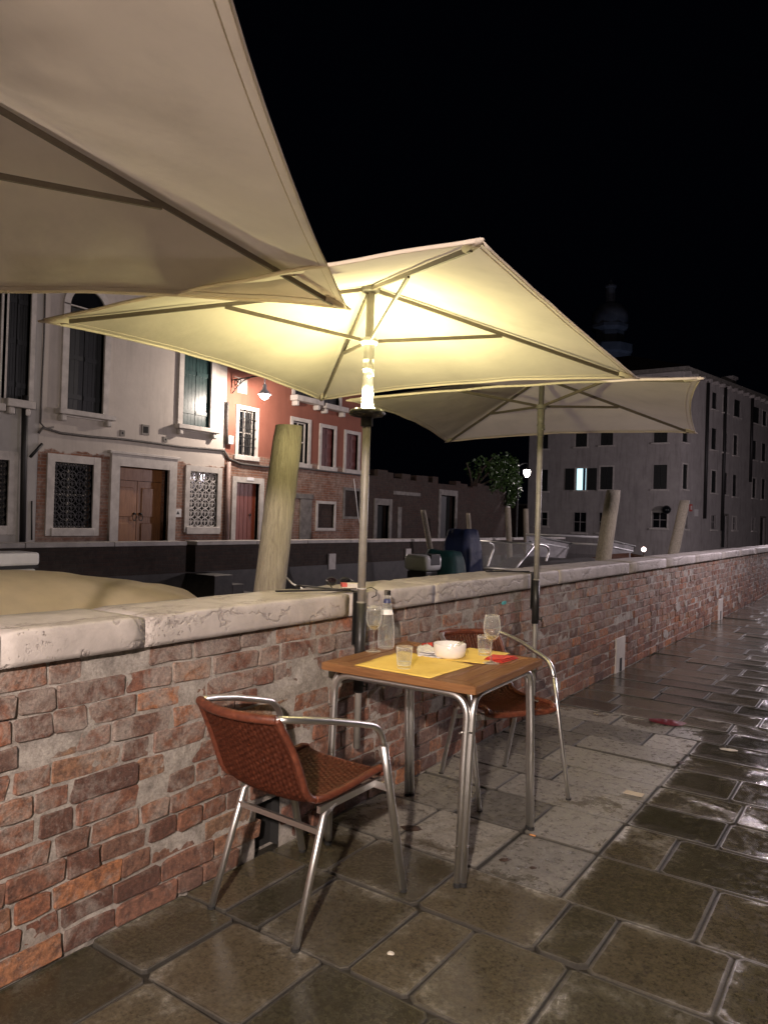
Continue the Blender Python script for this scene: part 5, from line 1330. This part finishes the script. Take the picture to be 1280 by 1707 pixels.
for sx in (-.5, .5): bm = B(); tube(bm, bez((sx, yw1-.1, zw1-.02), (sx, yw2+.25, zw1+.02), (sx, yw2-.02, zw2-.12), 8)+[Vector((sx, yw1+.1, zdk+.02))], .017, 8); obj('hand_rail', bm, M['alu'], mb, smooth=True)
# second motor boat with pale frame, further along
X2 = -3.1; y2 = onx(880, 930, X2).y
m2 = thing('cabin_boat', 'pale boat with white windscreen frame and an added glowing ball for a glint on its bow', 'boat', (X2, y2, WATER))
def rel2(px, py, X=X2): q = onx(px, py, X); return q.y-y2, q.z-WATER
Lb = rel2(1072, 918)[0]+.5
obj('hull', hull(B(), Lb, 1.9, -.2, .95, .35), M['hull_w'], m2)
p_ = [rel2(935, 893), rel2(1003, 908), rel2(980, 935), rel2(940, 905)]
bm = B()
for sx in (-.7, .7):
    tube(bm, [(sx, p_[0][0], p_[0][1]), (sx, p_[1][0], p_[1][1]), (sx, p_[2][0]+.3, .97)], .022, 8); tube(bm, [(sx, p_[3][0], p_[3][1]), (sx, p_[1][0]-.15, p_[1][1]-.10)], .016, 8)
tube(bm, [(-.7, p_[1][0], p_[1][1]), (.7, p_[1][0], p_[1][1])], .022, 8); tube(bm, [(-.7, p_[0][0], p_[0][1]), (.7, p_[0][0], p_[0][1])], .022, 8)
fr = obj('windscreen_frame', bm, M['hull_w'], m2, smooth=True)
for sx in (-.7, .7): bm = B(); quad(bm, [(sx, p_[0][0], p_[0][1]-.03), (sx, p_[1][0], p_[1][1]-.03), (sx, p_[2][0]+.25, .98), (sx, p_[0][0], .98)]); obj('side_screen', bm, M['grey_tarp'], fr)
obj('deck_cover', cover(B(), .1, p_[0][0]+.2, .85, .85, 1.32, .9), M['grey_tarp'], m2, smooth=True)
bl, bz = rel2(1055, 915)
bm = B(); bmesh.ops.create_uvsphere(bm, u_segments=12, v_segments=8, radius=.06, matrix=Matrix.Translation((0.25, bl, bz))); lb = obj('bow_glint', bm, M['glint_glow'], m2, smooth=True)  # added glowing ball in place of a lamp's reflection on the boat
bm = B(); tube(bm, [(.25, bl, .9), (.25, bl, bz-.05)], .02, 6); obj('glint_stem', bm, M['steel'], m2)  # made-up stem carrying the glint ball
point('glint_light', (.25, bl-.10, bz+.05), 5, (1, .8, .75), .04, m2)  # added light spilling from the glint ball
# brown covered boat between, close to the unlit parasol mast
X3 = -2.6; y3 = onx(790, 948, X3).y
b3 = thing('wooden_boat', 'low brown wooden boat with dark cover just behind the wall by the unlit parasol', 'boat', (X3+.9, y3+.3, WATER))
obj('hull', hull(B(), 3.8, 1.3, -.15, 1.28, .35), M['hull_b'], b3)
obj('deck_cover', cover(B(), .25, 2.9, .52, 1.25, 1.42, .9), M['grey_tarp'], b3, smooth=True)
